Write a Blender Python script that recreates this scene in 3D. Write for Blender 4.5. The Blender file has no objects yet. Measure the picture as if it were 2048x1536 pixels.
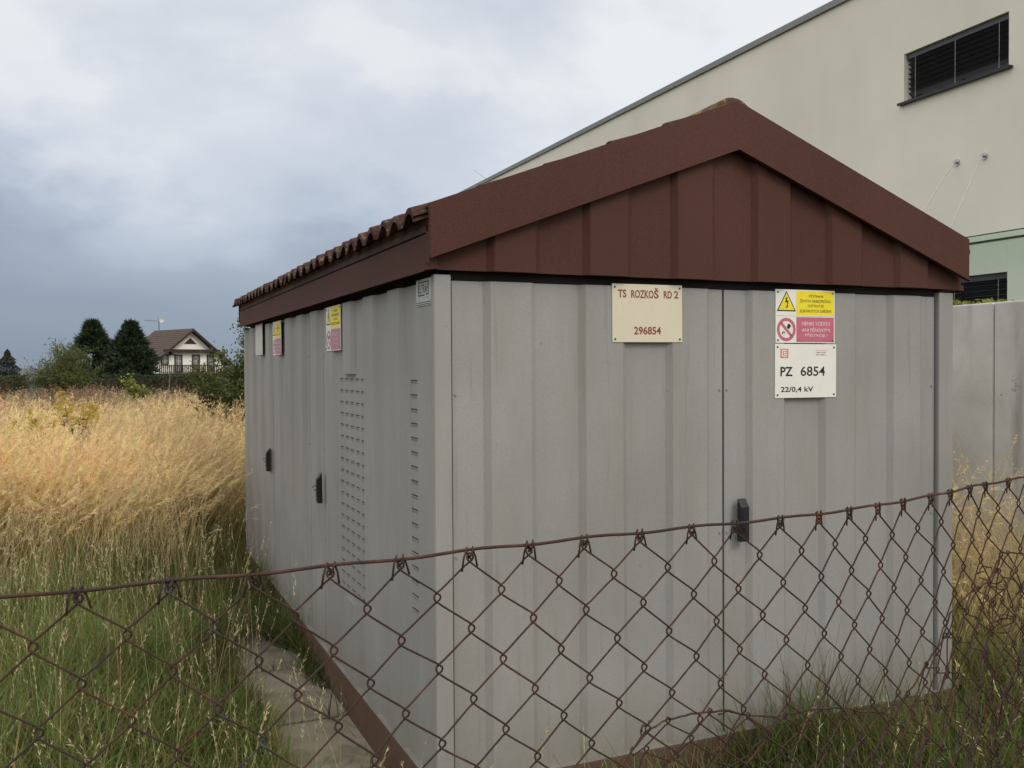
import bpy, bmesh, math, random
import numpy as np
from mathutils import Vector, Matrix
S = bpy.context.scene
COL = S.collection
R = math.radians

# ------------------------------------------------------------------ camera
CAM = Vector((-1.0961, -3.1768, 1.553))
PITCH, ROLL, YAW, FPX = R(-1.0924), R(-0.3387), R(23.8084), 1852.9
fw = Vector((math.sin(YAW)*math.cos(PITCH), math.cos(YAW)*math.cos(PITCH), math.sin(PITCH)))
rt = Vector((math.cos(YAW), -math.sin(YAW), 0))
up = rt.cross(fw)
rt, up = rt*math.cos(ROLL)+up*math.sin(ROLL), up*math.cos(ROLL)-rt*math.sin(ROLL)
cd = bpy.data.cameras.new("camera"); cam = bpy.data.objects.new("camera", cd); COL.objects.link(cam)
cd.sensor_width = 36; cd.lens = FPX/2048*36; cd.clip_start = .02; cd.clip_end = 6000
M = Matrix((rt, up, -fw)).transposed().to_4x4(); M.translation = CAM
cam.matrix_world = M
S.camera = cam

# ------------------------------------------------------------------ light
SUN_AZ, SUN_EL = R(162), R(41)      # azimuth from +Y towards +X
S.view_settings.view_transform = 'Standard'; S.view_settings.look = 'None'
S.view_settings.exposure = 0.02; S.view_settings.gamma = 1.0
sd = bpy.data.lights.new("sun", 'SUN'); sd.energy = 1.15; sd.angle = R(22); sd.color = (1, .93, .82)
sun = bpy.data.objects.new("sun", sd); COL.objects.link(sun)
sdir = Vector((math.sin(SUN_AZ)*math.cos(SUN_EL), math.cos(SUN_AZ)*math.cos(SUN_EL), math.sin(SUN_EL)))
sun.rotation_euler = (-sdir).to_track_quat('-Z', 'Y').to_euler()
sun.location = sdir*30

def nn(nt, t, **k):
    n = nt.nodes.new(t)
    for a, b in k.items(): setattr(n, a, b)
    return n
def ramp(nt, stops, interp='LINEAR'):
    n = nt.nodes.new('ShaderNodeValToRGB'); cr = n.color_ramp; cr.interpolation = interp
    while len(cr.elements) > 1: cr.elements.remove(cr.elements[-1])
    cr.elements[0].position = stops[0][0]; cr.elements[0].color = (*stops[0][1], 1) if hasattr(stops[0][1], '__len__') else (stops[0][1],)*3+(1,)
    for p, c in stops[1:]:
        e = cr.elements.new(p); e.color = (*c, 1) if hasattr(c, '__len__') else (c, c, c, 1)
    return n
def math_(nt, op, a, b=None, c=None, clamp=False):
    n = nt.nodes.new('ShaderNodeMath'); n.operation = op; n.use_clamp = clamp
    for i, v in enumerate((a, b, c)):
        if v is None: continue
        if isinstance(v, (int, float)): n.inputs[i].default_value = v
        else: nt.links.new(v, n.inputs[i])
    return n.outputs[0]
def mixc(nt, fac, a, b, blend='MIX'):
    n = nt.nodes.new('ShaderNodeMix'); n.data_type = 'RGBA'; n.blend_type = blend
    for s, v in ((n.inputs[0], fac), (n.inputs[6], a), (n.inputs[7], b)):
        if isinstance(v, (int, float)): s.default_value = v
        elif isinstance(v, (tuple, list)): s.default_value = (*v, 1)
        else: nt.links.new(v, s)
    return n.outputs[2]

W = bpy.data.worlds.new("World"); S.world = W; W.use_nodes = True
nt = W.node_tree; nt.nodes.clear(); L = nt.links.new
out = nn(nt, 'ShaderNodeOutputWorld')
sky = nn(nt, 'ShaderNodeTexSky', sky_type='NISHITA'); sky.sun_disc = False
sky.sun_elevation = SUN_EL; sky.sun_rotation = SUN_AZ
bg1 = nn(nt, 'ShaderNodeBackground'); bg1.inputs[1].default_value = .09; L(sky.outputs[0], bg1.inputs[0])
tc = nn(nt, 'ShaderNodeTexCoord'); gen = tc.outputs['Generated']
rotm = nn(nt, 'ShaderNodeMapping', vector_type='POINT'); rotm.inputs['Rotation'].default_value = (0, 0, YAW); L(gen, rotm.inputs[0])
sep = nn(nt, 'ShaderNodeSeparateXYZ'); L(rotm.outputs[0], sep.inputs[0])
X, Y, Z = sep.outputs     # X: to the right of the view, Y: along the view, Z: up
# cloud deck, stretched along the horizon
mp = nn(nt, 'ShaderNodeMapping'); mp.inputs['Scale'].default_value = (2.3, 2.3, 4.4); mp.inputs['Location'].default_value = (3.1, .4, .2); L(rotm.outputs[0], mp.inputs[0])
n1 = nn(nt, 'ShaderNodeTexNoise'); n1.inputs['Scale'].default_value = 1.0; n1.inputs['Detail'].default_value = 9; n1.inputs['Roughness'].default_value = .5; n1.inputs['Distortion'].default_value = .15; L(mp.outputs[0], n1.inputs[0])
mp2 = nn(nt, 'ShaderNodeMapping'); mp2.inputs['Scale'].default_value = (6, 6, 13); mp2.inputs['Rotation'].default_value = (0, R(14), 0); mp2.inputs['Location'].default_value = (7.7, 1, 3); L(rotm.outputs[0], mp2.inputs[0])
n2 = nn(nt, 'ShaderNodeTexNoise'); n2.inputs['Scale'].default_value = 1.0; n2.inputs['Detail'].default_value = 6; n2.inputs['Roughness'].default_value = .55; n2.inputs['Distortion'].default_value = .1; L(mp2.outputs[0], n2.inputs[0])
# elevation warped by the noise and by the side of the sky (the dark bank lies to the left)
calm = math_(nt, 'MULTIPLY', math_(nt, 'SUBTRACT', Z, .035), 7.0, clamp=True)      # the low bank is smooth
lump = math_(nt, 'ADD', math_(nt, 'MULTIPLY', math_(nt, 'SUBTRACT', n1.outputs['Fac'], .5), .50), math_(nt, 'MULTIPLY', math_(nt, 'SUBTRACT', n2.outputs['Fac'], .5), .24))
e = math_(nt, 'ADD', Z, math_(nt, 'MULTIPLY', lump, calm))
e = math_(nt, 'ADD', e, math_(nt, 'MULTIPLY', X, .17))
e = math_(nt, 'ADD', e, .06)
cl = ramp(nt, [(0, (.245, .303, .392)), (.06, (.285, .348, .443)), (.11, (.38, .44, .54)), (.155, (.50, .56, .665)), (.21, (.62, .67, .755)), (.29, (.735, .77, .83)), (.40, (.80, .83, .875)), (.55, (.90, .92, .94)), (1, (1.0, 1.0, 1.0))])
L(e, cl.inputs[0])
mp3 = nn(nt, 'ShaderNodeMapping'); mp3.inputs['Scale'].default_value = (3.4, 3.4, 7.0); mp3.inputs['Location'].default_value = (5.3, 2.2, 1.7); L(rotm.outputs[0], mp3.inputs[0])
n3 = nn(nt, 'ShaderNodeTexNoise'); n3.inputs['Scale'].default_value = 1.0; n3.inputs['Detail'].default_value = 9; n3.inputs['Roughness'].default_value = .54; n3.inputs['Distortion'].default_value = .25; L(mp3.outputs[0], n3.inputs[0])
br_ = ramp(nt, [(.50, 0.0), (.54, .65), (.72, 1.0)]); L(n3.outputs['Fac'], br_.inputs[0])
dk_ = ramp(nt, [(.33, 1.0), (.45, .35), (.50, 0.0)]); L(n3.outputs['Fac'], dk_.inputs[0])
hic = math_(nt, 'MULTIPLY', math_(nt, 'SUBTRACT', e, .14), 6.0, clamp=True)
ccl = mixc(nt, math_(nt, 'MULTIPLY', math_(nt, 'MULTIPLY', br_.outputs[0], hic), .66), cl.outputs[0], (.90, .905, .92))
ccl = mixc(nt, math_(nt, 'MULTIPLY', math_(nt, 'MULTIPLY', dk_.outputs[0], hic), .42), ccl, (.46, .51, .62))
# bright cloud rims
rim = math_(nt, 'MULTIPLY', math_(nt, 'SUBTRACT', n1.outputs['Fac'], .56, clamp=True), 3.0, clamp=True)
rim = math_(nt, 'MULTIPLY', rim, math_(nt, 'MULTIPLY', math_(nt, 'SUBTRACT', Z, .1, clamp=True), 3.0, clamp=True))
cc = mixc(nt, rim, ccl, (.90, .90, .90))
# the sky behind the camera is a brighter, whiter overcast
back = math_(nt, 'MULTIPLY', math_(nt, 'ADD', math_(nt, 'MULTIPLY', Y, -1.0), .72), 1.15, clamp=True)
back = math_(nt, 'MULTIPLY', back, math_(nt, 'MULTIPLY', math_(nt, 'ADD', Z, .05), 4.0, clamp=True))
hi = math_(nt, 'MULTIPLY', math_(nt, 'SUBTRACT', Z, .42, clamp=True), 2.2, clamp=True)
bri = math_(nt, 'MAXIMUM', back, hi)
cc = mixc(nt, bri, cc, (1.42, 1.39, 1.34))
bg2 = nn(nt, 'ShaderNodeBackground'); bg2.inputs[1].default_value = 1.0; L(cc, bg2.inputs[0])
mx = nn(nt, 'ShaderNodeMixShader'); mx.inputs[0].default_value = .93
L(bg1.outputs[0], mx.inputs[1]); L(bg2.outputs[0], mx.inputs[2]); L(mx.outputs[0], out.inputs[0])
W.cycles.sampling_method = 'MANUAL'; W.cycles.sample_map_resolution = 512

# ------------------------------------------------------------------ materials
def base_mat(name):
    m = bpy.data.materials.new(name); m.use_nodes = True
    t = m.node_tree; return m, t, t.nodes['Principled BSDF']
def noise(t, scale, vec=None, detail=4, rough=.55, dist=0, sc=(1, 1, 1), loc=(0, 0, 0)):
    co = nn(t, 'ShaderNodeTexCoord')
    m = nn(t, 'ShaderNodeMapping'); m.inputs['Scale'].default_value = sc; m.inputs['Location'].default_value = loc
    t.links.new(co.outputs['Object'], m.inputs[0])
    n = nn(t, 'ShaderNodeTexNoise'); n.inputs['Scale'].default_value = scale; n.inputs['Detail'].default_value = detail
    n.inputs['Roughness'].default_value = rough; n.inputs['Distortion'].default_value = dist
    t.links.new(m.outputs[0], n.inputs[0]); return n.outputs['Fac']
def bump(t, p, h, strength, dist):
    b = nn(t, 'ShaderNodeBump'); b.inputs['Strength'].default_value = strength; b.inputs['Distance'].default_value = dist
    t.links.new(h, b.inputs['Height']); t.links.new(b.outputs[0], p.inputs['Normal'])
def plain(name, col, rough=.5, var=.12, scale=25, metal=0.0, bmp=0, sc=(1, 1, 1)):
    m, t, p = base_mat(name)
    f = noise(t, scale, sc=sc)
    r = ramp(t, [(.3, tuple(c*(1-var) for c in col)), (.7, tuple(min(1, c*(1+var)) for c in col))])
    t.links.new(f, r.inputs[0]); t.links.new(r.outputs[0], p.inputs['Base Color'])
    p.inputs['Roughness'].default_value = rough; p.inputs['Metallic'].default_value = metal
    p.inputs['Specular IOR Level'].default_value = .35
    if bmp: bump(t, p, noise(t, scale*6), bmp, .002)
    return m
def sheet_metal(name, col, dirt, speck, rough=.55, dirtamt=.5, spec=.3, mudamt=.75):
    m, t, p = base_mat(name)
    g = noise(t, 260, detail=2)
    b = noise(t, 3.0, sc=(2.6, 2.6, .35), detail=5)
    c = noise(t, 1.4, detail=6, loc=(4, 2, 1))
    r1 = ramp(t, [(.3, tuple(x*(1-speck) for x in col)), (.7, tuple(x*(1+speck) for x in col))]); t.links.new(g, r1.inputs[0])
    s = ramp(t, [(.42, 0.0), (.78, 1.0)]); t.links.new(b, s.inputs[0])
    k = mixc(t, math_(t, 'MULTIPLY', s.outputs[0], dirtamt), r1.outputs[0], dirt)
    s2 = ramp(t, [(.35, .90), (.7, 1.07)]); t.links.new(c, s2.inputs[0])
    k = mixc(t, 1.0, k, s2.outputs[0], 'MULTIPLY')
    # thin run-down streaks
    st = noise(t, 9.0, sc=(5, 5, .22), detail=3, loc=(1, 9, 3))
    s3 = ramp(t, [(.62, 0.0), (.74, 1.0)]); t.links.new(st, s3.inputs[0])
    k = mixc(t, math_(t, 'MULTIPLY', s3.outputs[0], .34), k, tuple(x*.72 for x in dirt))
    # sparse chips
    sp = noise(t, 46, detail=1, loc=(3, 3, 7)); s4 = ramp(t, [(.79, 0.0), (.81, 1.0)]); t.links.new(sp, s4.inputs[0])
    k = mixc(t, math_(t, 'MULTIPLY', s4.outputs[0], .4), k, tuple(x*.45 for x in dirt))
    # splashed mud along the foot of the wall
    gz_ = nn(t, 'ShaderNodeNewGeometry'); sz = nn(t, 'ShaderNodeSeparateXYZ'); t.links.new(gz_.outputs['Position'], sz.inputs[0])
    foot = math_(t, 'MULTIPLY', math_(t, 'SUBTRACT', .30, sz.outputs[2], clamp=True), 3.0, clamp=True)
    mud = math_(t, 'MULTIPLY', math_(t, 'MULTIPLY', foot, noise(t, 13, detail=6, rough=.7, loc=(2, 4, 4))), mudamt, clamp=True)
    k = mixc(t, mud, k, (.15, .135, .09))
    t.links.new(k, p.inputs['Base Color']); p.inputs['Roughness'].default_value = rough
    p.inputs['Specular IOR Level'].default_value = spec
    wav = noise(t, 2.0, detail=2, loc=(8, 1, 0))
    h = math_(t, 'ADD', math_(t, 'MULTIPLY', g, .35), math_(t, 'MULTIPLY', wav, 6.0))
    bump(t, p, h, .25, .0012)
    return m
M_grey = sheet_metal("grey_stove_enamel", (.288, .287, .280), (.235, .225, .185), .09, dirtamt=.5)
M_brown = sheet_metal("brown_textured_paint", (.077, .0325, .024), (.086, .040, .029), .28, rough=.65, dirtamt=.35, spec=.14)
M_plinth = sheet_metal("brown_plinth_paint", (.085, .040, .030), (.11, .065, .042), .2, rough=.75, dirtamt=.6, mudamt=.28)
M_dark = plain("dark_gap", (.015, .014, .013), .8)
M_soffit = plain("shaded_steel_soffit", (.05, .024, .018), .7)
M_black = plain("black_plastic", (.016, .016, .017), .42, bmp=.1)
M_slit = plain("vent_slit", (.045, .045, .043), .8)
M_zinc = plain("zinc_screw", (.12, .115, .11), .45, metal=.5)
M_steel = plain("stainless_steel", (.5, .5, .48), .3, metal=.9)
M_white = plain("white_enamel_plate", (.74, .74, .69), .35, var=.03, scale=8)
M_cream = plain("cream_enamel_plate", (.62, .58, .45), .4, var=.03, scale=8)
M_alu = plain("bare_plate", (.40, .42, .40), .45, var=.08, scale=14)
M_blank = plain("weathered_white_plate", (.52, .53, .48), .5, var=.05, scale=9)
M_yellow = plain("yellow_print", (.80, .66, .02), .4, var=.04, scale=20)
M_pink = plain("faded_red_print", (.50, .125, .19), .45, var=.10, scale=40)
M_pinkpale = plain("sun_bleached_red_print", (.45, .20, .28), .5, var=.10, scale=40)
M_ink = plain("black_print", (.02, .02, .02), .5)
M_redink = plain("dark_red_print", (.26, .045, .04), .5)
M_orange = plain("orange_print", (.78, .18, .03), .5)
M_text_white = plain("pale_print", (.72, .60, .60), .5, var=.08, scale=60)

def mat_concrete(name, col, dark, stain):
    m, t, p = base_mat(name)
    a = noise(t, 2.2, detail=8, rough=.62, dist=.4); b = noise(t, 1.3, sc=(3, 3, .35), detail=6, loc=(2, 7, 1)); c = noise(t, 60, detail=3)
    r = ramp(t, [(.28, tuple(x*.78 for x in col)), (.5, col), (.72, tuple(x*1.16 for x in col))]); t.links.new(a, r.inputs[0])
    s = ramp(t, [(.52, 0.0), (.75, 1.0)]); t.links.new(b, s.inputs[0])
    k = mixc(t, math_(t, 'MULTIPLY', s.outputs[0], stain), r.outputs[0], dark)
    co = nn(t, 'ShaderNodeTexCoord'); v = nn(t, 'ShaderNodeTexVoronoi'); v.inputs['Scale'].default_value = 9.0; v.inputs['Randomness'].default_value = 1
    t.links.new(co.outputs['Object'], v.inputs[0])
    pit = ramp(t, [(.05, 1.0), (.10, 0.0)]); t.links.new(v.outputs['Distance'], pit.inputs[0])
    gate = ramp(t, [(.56, 0.0), (.6, 1.0)]); t.links.new(noise(t, 3.1, loc=(9, 9, 9)), gate.inputs[0])
    pf = math_(t, 'MULTIPLY', pit.outputs[0], gate.outputs[0])
    k = mixc(t, math_(t, 'MULTIPLY', pf, .75), k, tuple(x*.25 for x in col))
    big = noise(t, 4.0, detail=5, rough=.7, loc=(1, 5, 2)); g2 = ramp(t, [(.66, 0.0), (.76, 1.0)]); t.links.new(big, g2.inputs[0])
    k = mixc(t, math_(t, 'MULTIPLY', g2.outputs[0], stain*.8), k, tuple(x*.5 for x in dark))
    t.links.new(k, p.inputs['Base Color']); p.inputs['Roughness'].default_value = .9
    p.inputs['Specular IOR Level'].default_value = .2
    bump(t, p, math_(t, 'SUBTRACT', math_(t, 'ADD', c, math_(t, 'MULTIPLY', a, 2)), pf), .35, .004)
    return m
M_concrete = mat_concrete("cast_concrete", (.53, .525, .50), (.20, .195, .18), 1.0)
M_slab = mat_concrete("paving_slab", (.225, .20, .15), (.10, .095, .055), 1.0)
def mat_plaster(name, col):
    m, t, p = base_mat(name)
    a = noise(t, .55, detail=5, rough=.6); b = noise(t, 110, detail=2); c = noise(t, 1.0, sc=(1.2, 1.2, .25), detail=5)
    r = ramp(t, [(.3, tuple(x*.93 for x in col)), (.7, tuple(x*1.05 for x in col))]); t.links.new(a, r.inputs[0])
    s = ramp(t, [(.5, 0.0), (.8, 1.0)]); t.links.new(c, s.inputs[0])
    k = mixc(t, math_(t, 'MULTIPLY', s.outputs[0], .14), r.outputs[0], tuple(x*.6 for x in col))
    t.links.new(k, p.inputs['Base Color']); p.inputs['Roughness'].default_value = .95; p.inputs['Specular IOR Level'].default_value = .1
    bump(t, p, b, .4, .004); return m
M_plaster = mat_plaster("beige_render", (.71, .695, .615))
M_whitewall = mat_plaster("white_render", (.80, .78, .72))
M_anth = plain("anthracite_metal", (.022, .023, .026), .45)
M_slat = plain("dark_blind_slat", (.055, .058, .066), .4)
M_coping = plain("grey_metal_coping", (.20, .21, .20), .4, metal=.2)
M_cord = plain("pale_cord", (.45, .44, .42), .6)
M_pane = plain("dark_window_glass", (.012, .014, .018), .08)
def mat_glass():
    m, t, p = base_mat("green_glass")
    t.nodes.remove(p); o = t.nodes['Material Output']
    tr = nn(t, 'ShaderNodeBsdfTransparent'); tr.inputs[0].default_value = (.88, .955, .90, 1)
    gl = nn(t, 'ShaderNodeBsdfGlossy'); gl.inputs[1].default_value = .03
    mxx = nn(t, 'ShaderNodeMixShader'); mxx.inputs[0].default_value = .07; t.links.new(tr.outputs[0], mxx.inputs[1]); t.links.new(gl.outputs[0], mxx.inputs[2])
    t.links.new(mxx.outputs[0], o.inputs[0]); return m
M_glass = mat_glass()
M_glassedge = plain("glass_edge", (.02, .05, .035), .2)
def mat_rust():
    m, t, p = base_mat("rusty_wire")
    a = noise(t, 24, detail=5, rough=.7); b = noise(t, 420, detail=2)
    r = ramp(t, [(.28, (.075, .072, .070)), (.38, (.034, .026, .024)), (.47, (.042, .025, .020)), (.57, (.060, .030, .021)), (.68, (.105, .046, .026)), (.76, (.10, .09, .085))]); t.links.new(a, r.inputs[0])
    t.links.new(r.outputs[0], p.inputs['Base Color']); p.inputs['Roughness'].default_value = .8; p.inputs['Specular IOR Level'].default_value = .25
    bump(t, p, b, .5, .0006); return m
M_rust = mat_rust()
def mat_tile(name, lichen):
    m, t, p = base_mat(name)
    a = noise(t, 14, detail=6, rough=.65); b = noise(t, 22, detail=6, rough=.7, loc=(3, 1, 5)); c = noise(t, 16, detail=6, rough=.7, loc=(7, 7, 2))
    r = ramp(t, [(.3, (.022, .013, .011)), (.52, (.060, .028, .021)), (.7, (.095, .046, .034))]); t.links.new(a, r.inputs[0])
    g = ramp(t, [(.54, 0.0), (.61, 1.0)]); t.links.new(b, g.inputs[0])
    k = mixc(t, math_(t, 'MULTIPLY', g.outputs[0], .6), r.outputs[0], (.20, .175, .13))
    y = ramp(t, [(.66-lichen, 0.0), (.71-lichen, 1.0)]); t.links.new(c, y.inputs[0])
    k = mixc(t, y.outputs[0], k, (.36, .25, .06))
    if lichen > .05:
        k = mixc(t, .35, k, (.20, .12, .085))
        ms = ramp(t, [(.55, 0.0), (.62, 1.0)]); t.links.new(noise(t, 9, detail=5, loc=(2, 2, 2)), ms.inputs[0])
        k = mixc(t, ms.outputs[0], k, (.13, .13, .025))
    t.links.new(k, p.inputs['Base Color']); p.inputs['Roughness'].default_value = .9; p.inputs['Specular IOR Level'].default_value = .15
    bump(t, p, a, .7, .01); return m
M_tile = mat_tile("lichened_clay_tile", 0.0)
M_ridge = mat_tile("mossy_ridge_tile", .15)
def mat_roof_far():
    m, t, p = base_mat("brown_concrete_roof_tiles")
    a = noise(t, 1.2, detail=5)
    r = ramp(t, [(.3, (.055, .034, .027)), (.7, (.085, .052, .041))]); t.links.new(a, r.inputs[0])
    t.links.new(r.outputs[0], p.inputs['Base Color']); p.inputs['Roughness'].default_value = .8; return m
M_roof = mat_roof_far()
M_wood = plain("dark_brown_timber", (.04, .022, .016), .7)
M_dish = plain("white_dish", (.50, .50, .48), .6)
M_greyroof = plain("grey_far_roof", (.085, .09, .105), .7)
def mat_leaf(name, trans=.35, rough=.6):
    m, t, p = base_mat(name)
    a = nn(t, 'ShaderNodeVertexColor', layer_name='Col')
    o = t.nodes['Material Output']; p.inputs['Roughness'].default_value = rough; p.inputs['Specular IOR Level'].default_value = .25
    t.links.new(a.outputs[0], p.inputs['Base Color'])
    tl = nn(t, 'ShaderNodeBsdfTranslucent'); t.links.new(a.outputs[0], tl.inputs[0])
    x = nn(t, 'ShaderNodeMixShader'); x.inputs[0].default_value = trans
    t.links.new(p.outputs[0], x.inputs[1]); t.links.new(tl.outputs[0], x.inputs[2]); t.links.new(x.outputs[0], o.inputs[0]); return m
M_leaf = mat_leaf("leaf"); M_grass = mat_leaf("grass_blade", .3); M_straw = mat_leaf("dry_straw", .4, .7)
M_needle = mat_leaf("conifer_needle", .1)
M_bark = plain("bark", (.06, .045, .032), .9, scale=30)
def mat_ground():
    m, t, p = base_mat("field_soil")
    a = noise(t, 1.3, detail=8, rough=.65); b = noise(t, .02, detail=4); c = noise(t, 45, detail=4)
    r = ramp(t, [(.3, (.030, .030, .014)), (.5, (.055, .05, .024)), (.7, (.10, .08, .04))]); t.links.new(a, r.inputs[0])
    r2 = ramp(t, [(.4, (.9, 1.0, .8)), (.6, (1.3, 1.1, .9))]); t.links.new(b, r2.inputs[0])
    t.links.new(mixc(t, 1.0, r.outputs[0], r2.outputs[0], 'MULTIPLY'), p.inputs['Base Color']); p.inputs['Roughness'].default_value = 1
    p.inputs['Specular IOR Level'].default_value = .05
    bump(t, p, c, .6, .02); return m
M_ground = mat_ground()

# ------------------------------------------------------------------ helpers
class MB:
    def __init__(s): s.v = []; s.f = []
    def add(s, vs, fs):
        o = len(s.v); s.v += [tuple(v) for v in vs]; s.f += [tuple(i+o for i in f) for f in fs]; return s
    def box(s, a, b):
        x0, y0, z0 = [min(p, q) for p, q in zip(a, b)]; x1, y1, z1 = [max(p, q) for p, q in zip(a, b)]
        return s.add([(x0, y0, z0), (x1, y0, z0), (x1, y1, z0), (x0, y1, z0), (x0, y0, z1), (x1, y0, z1), (x1, y1, z1), (x0, y1, z1)],
                     [(0, 3, 2, 1), (4, 5, 6, 7), (0, 1, 5, 4), (1, 2, 6, 5), (2, 3, 7, 6), (3, 0, 4, 7)])
    def prism(s, poly, fn0, fn1):
        n = len(poly); a = [fn0(*p) for p in poly]; b = [fn1(*p) for p in poly]
        return s.add(a+b, [tuple(range(n))[::-1], tuple(range(n, 2*n))]+[(i, (i+1) % n, n+(i+1) % n, n+i) for i in range(n)])
    def tube(s, pts, r, k=6, cap=True):
        pts = [Vector(p) for p in pts]; n = len(pts); rs = r if hasattr(r, '__len__') else [r]*n
        o = len(s.v); t0 = (pts[1]-pts[0]).normalized()
        u = t0.cross(Vector((.3, .9, .2))).normalized()
        for i, p in enumerate(pts):
            t = (pts[min(i+1, n-1)]-pts[max(i-1, 0)])
            if t.length < 1e-9: t = t0
            t.normalize(); u = (u-t*u.dot(t))
            if u.length < 1e-6: u = t.orthogonal()
            u.normalize(); w = t.cross(u)
            for j in range(k):
                a = 2*math.pi*j/k; s.v.append(tuple(p+(u*math.cos(a)+w*math.sin(a))*rs[i]))
        for i in range(n-1):
            for j in range(k):
                s.f.append((o+i*k+j, o+i*k+(j+1) % k, o+(i+1)*k+(j+1) % k, o+(i+1)*k+j))
        if cap: s.f.append(tuple(o+j for j in range(k))[::-1]); s.f.append(tuple(o+(n-1)*k+j for j in range(k)))
        return s
    def disc(s, c, ax, r, h, k=10):
        c = Vector(c); ax = Vector(ax).normalized(); return s.tube([c, c+ax*h], r, k)

def tag(o, label=None, cat=None, group=None, kind=None):
    if label: o['label'] = label
    if cat: o['category'] = cat
    if group: o['group'] = group
    if kind: o['kind'] = kind
    return o
def thing(name, loc, label, cat, group=None):
    o = bpy.data.objects.new(name, None); COL.objects.link(o); o.location = loc; o.empty_display_size = .1
    return tag(o, label, cat, group)
def org(o):
    v = Vector((0, 0, 0))
    while o: v += o.location; o = o.parent
    return v
def part(name, mb, mat, parent=None, label=None, bevel=0, smooth=False, recalc=True):
    off = org(parent) if parent else Vector((0, 0, 0))
    me = bpy.data.meshes.new(name); me.from_pydata([(v[0]-off.x, v[1]-off.y, v[2]-off.z) for v in mb.v], [], mb.f)
    if recalc:
        bm = bmesh.new(); bm.from_mesh(me); bmesh.ops.recalc_face_normals(bm, faces=bm.faces); bm.to_mesh(me); bm.free()
    me.materials.append(mat)
    o = bpy.data.objects.new(name, me); COL.objects.link(o)
    if parent: o.parent = parent
    if smooth: me.polygons.foreach_set('use_smooth', [True]*len(me.polygons))
    if bevel:
        b = o.modifiers.new('bevel', 'BEVEL'); b.width = bevel; b.segments = 2; b.limit_method = 'ANGLE'
    if label: o['label'] = label
    return o
class Soup:      # numpy-built foliage: quads and triangles with a colour per vertex
    def __init__(s): s.V = []; s.Q = []; s.T = []; s.C = []; s.n = 0
    def add(s, V, C, Q=None, T=None):
        s.V.append(V.reshape(-1, 3)); s.C.append(C.reshape(-1, 3))
        if Q is not None: s.Q.append(Q.reshape(-1, 4)+s.n)
        if T is not None: s.T.append(T.reshape(-1, 3)+s.n)
        s.n += len(s.V[-1])
    def build(s, name, mat, parent=None):
        V = np.concatenate(s.V).astype(np.float32); C = np.concatenate(s.C)
        if parent: V = V-np.array(org(parent), np.float32)
        Q = np.concatenate(s.Q) if s.Q else np.zeros((0, 4), int); T = np.concatenate(s.T) if s.T else np.zeros((0, 3), int)
        me = bpy.data.meshes.new(name); me.vertices.add(len(V)); me.vertices.foreach_set('co', V.ravel())
        li = np.concatenate([Q.ravel(), T.ravel()]).astype(np.int32); me.loops.add(len(li)); me.loops.foreach_set('vertex_index', li)
        np_ = len(Q)+len(T); me.polygons.add(np_)
        ls = np.concatenate([np.arange(len(Q))*4, len(Q)*4+np.arange(len(T))*3]).astype(np.int32)
        me.polygons.foreach_set('loop_start', ls)
        me.polygons.foreach_set('use_smooth', np.ones(np_, bool))
        me.update(calc_edges=True)
        at = me.color_attributes.new('Col', 'FLOAT_COLOR', 'POINT')
        at.data.foreach_set('color', np.concatenate([np.clip(C, 0, 1), np.ones((len(C), 1))], 1).astype(np.float32).ravel())
        me.materials.append(mat)
        o = bpy.data.objects.new(name, me); COL.objects.link(o)
        if parent: o.parent = parent
        return o
rng = np.random.default_rng(7)
def ribbons(soup, base, az, Ln, lean, bend, w, c0, c1, seg=4, rg=rng):
    n = len(base); t = np.linspace(0, 1, seg+1)
    th = lean[:, None]+bend[:, None]*t[None, :]
    h = np.stack([np.cos(az), np.sin(az), np.zeros(n)], 1)
    step = np.sin(th)[:, :, None]*h[:, None, :]+np.cos(th)[:, :, None]*np.array([0, 0, 1.])
    P = np.concatenate([np.zeros((n, 1, 3)), np.cumsum((step[:, :-1]+step[:, 1:])/2, 1)], 1)*(Ln/seg)[:, None, None]+base[:, None, :]
    az2 = az+rg.uniform(-1.3, 1.3, n)
    sd_ = np.stack([-np.sin(az2), np.cos(az2), np.zeros(n)], 1)
    ww = w[:, None]*np.clip(1-t**2.2, .12, 1)[None, :]*.5
    V = np.stack([P-sd_[:, None, :]*ww[:, :, None], P+sd_[:, None, :]*ww[:, :, None]], 2)
    C = c0[:, None, :]*(1-t)[None, :, None]+c1[:, None, :]*t[None, :, None]
    C = np.repeat(C[:, :, None, :], 2, 2)
    i = np.arange(n)[:, None]*(2*(seg+1))+np.arange(seg)[None, :]*2
    soup.add(V, C, Q=np.stack([i, i+1, i+3, i+2], -1))
    T = P[:, -1]-P[:, -2]; T /= np.linalg.norm(T, axis=1)[:, None]+1e-9
    return P, T
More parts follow.
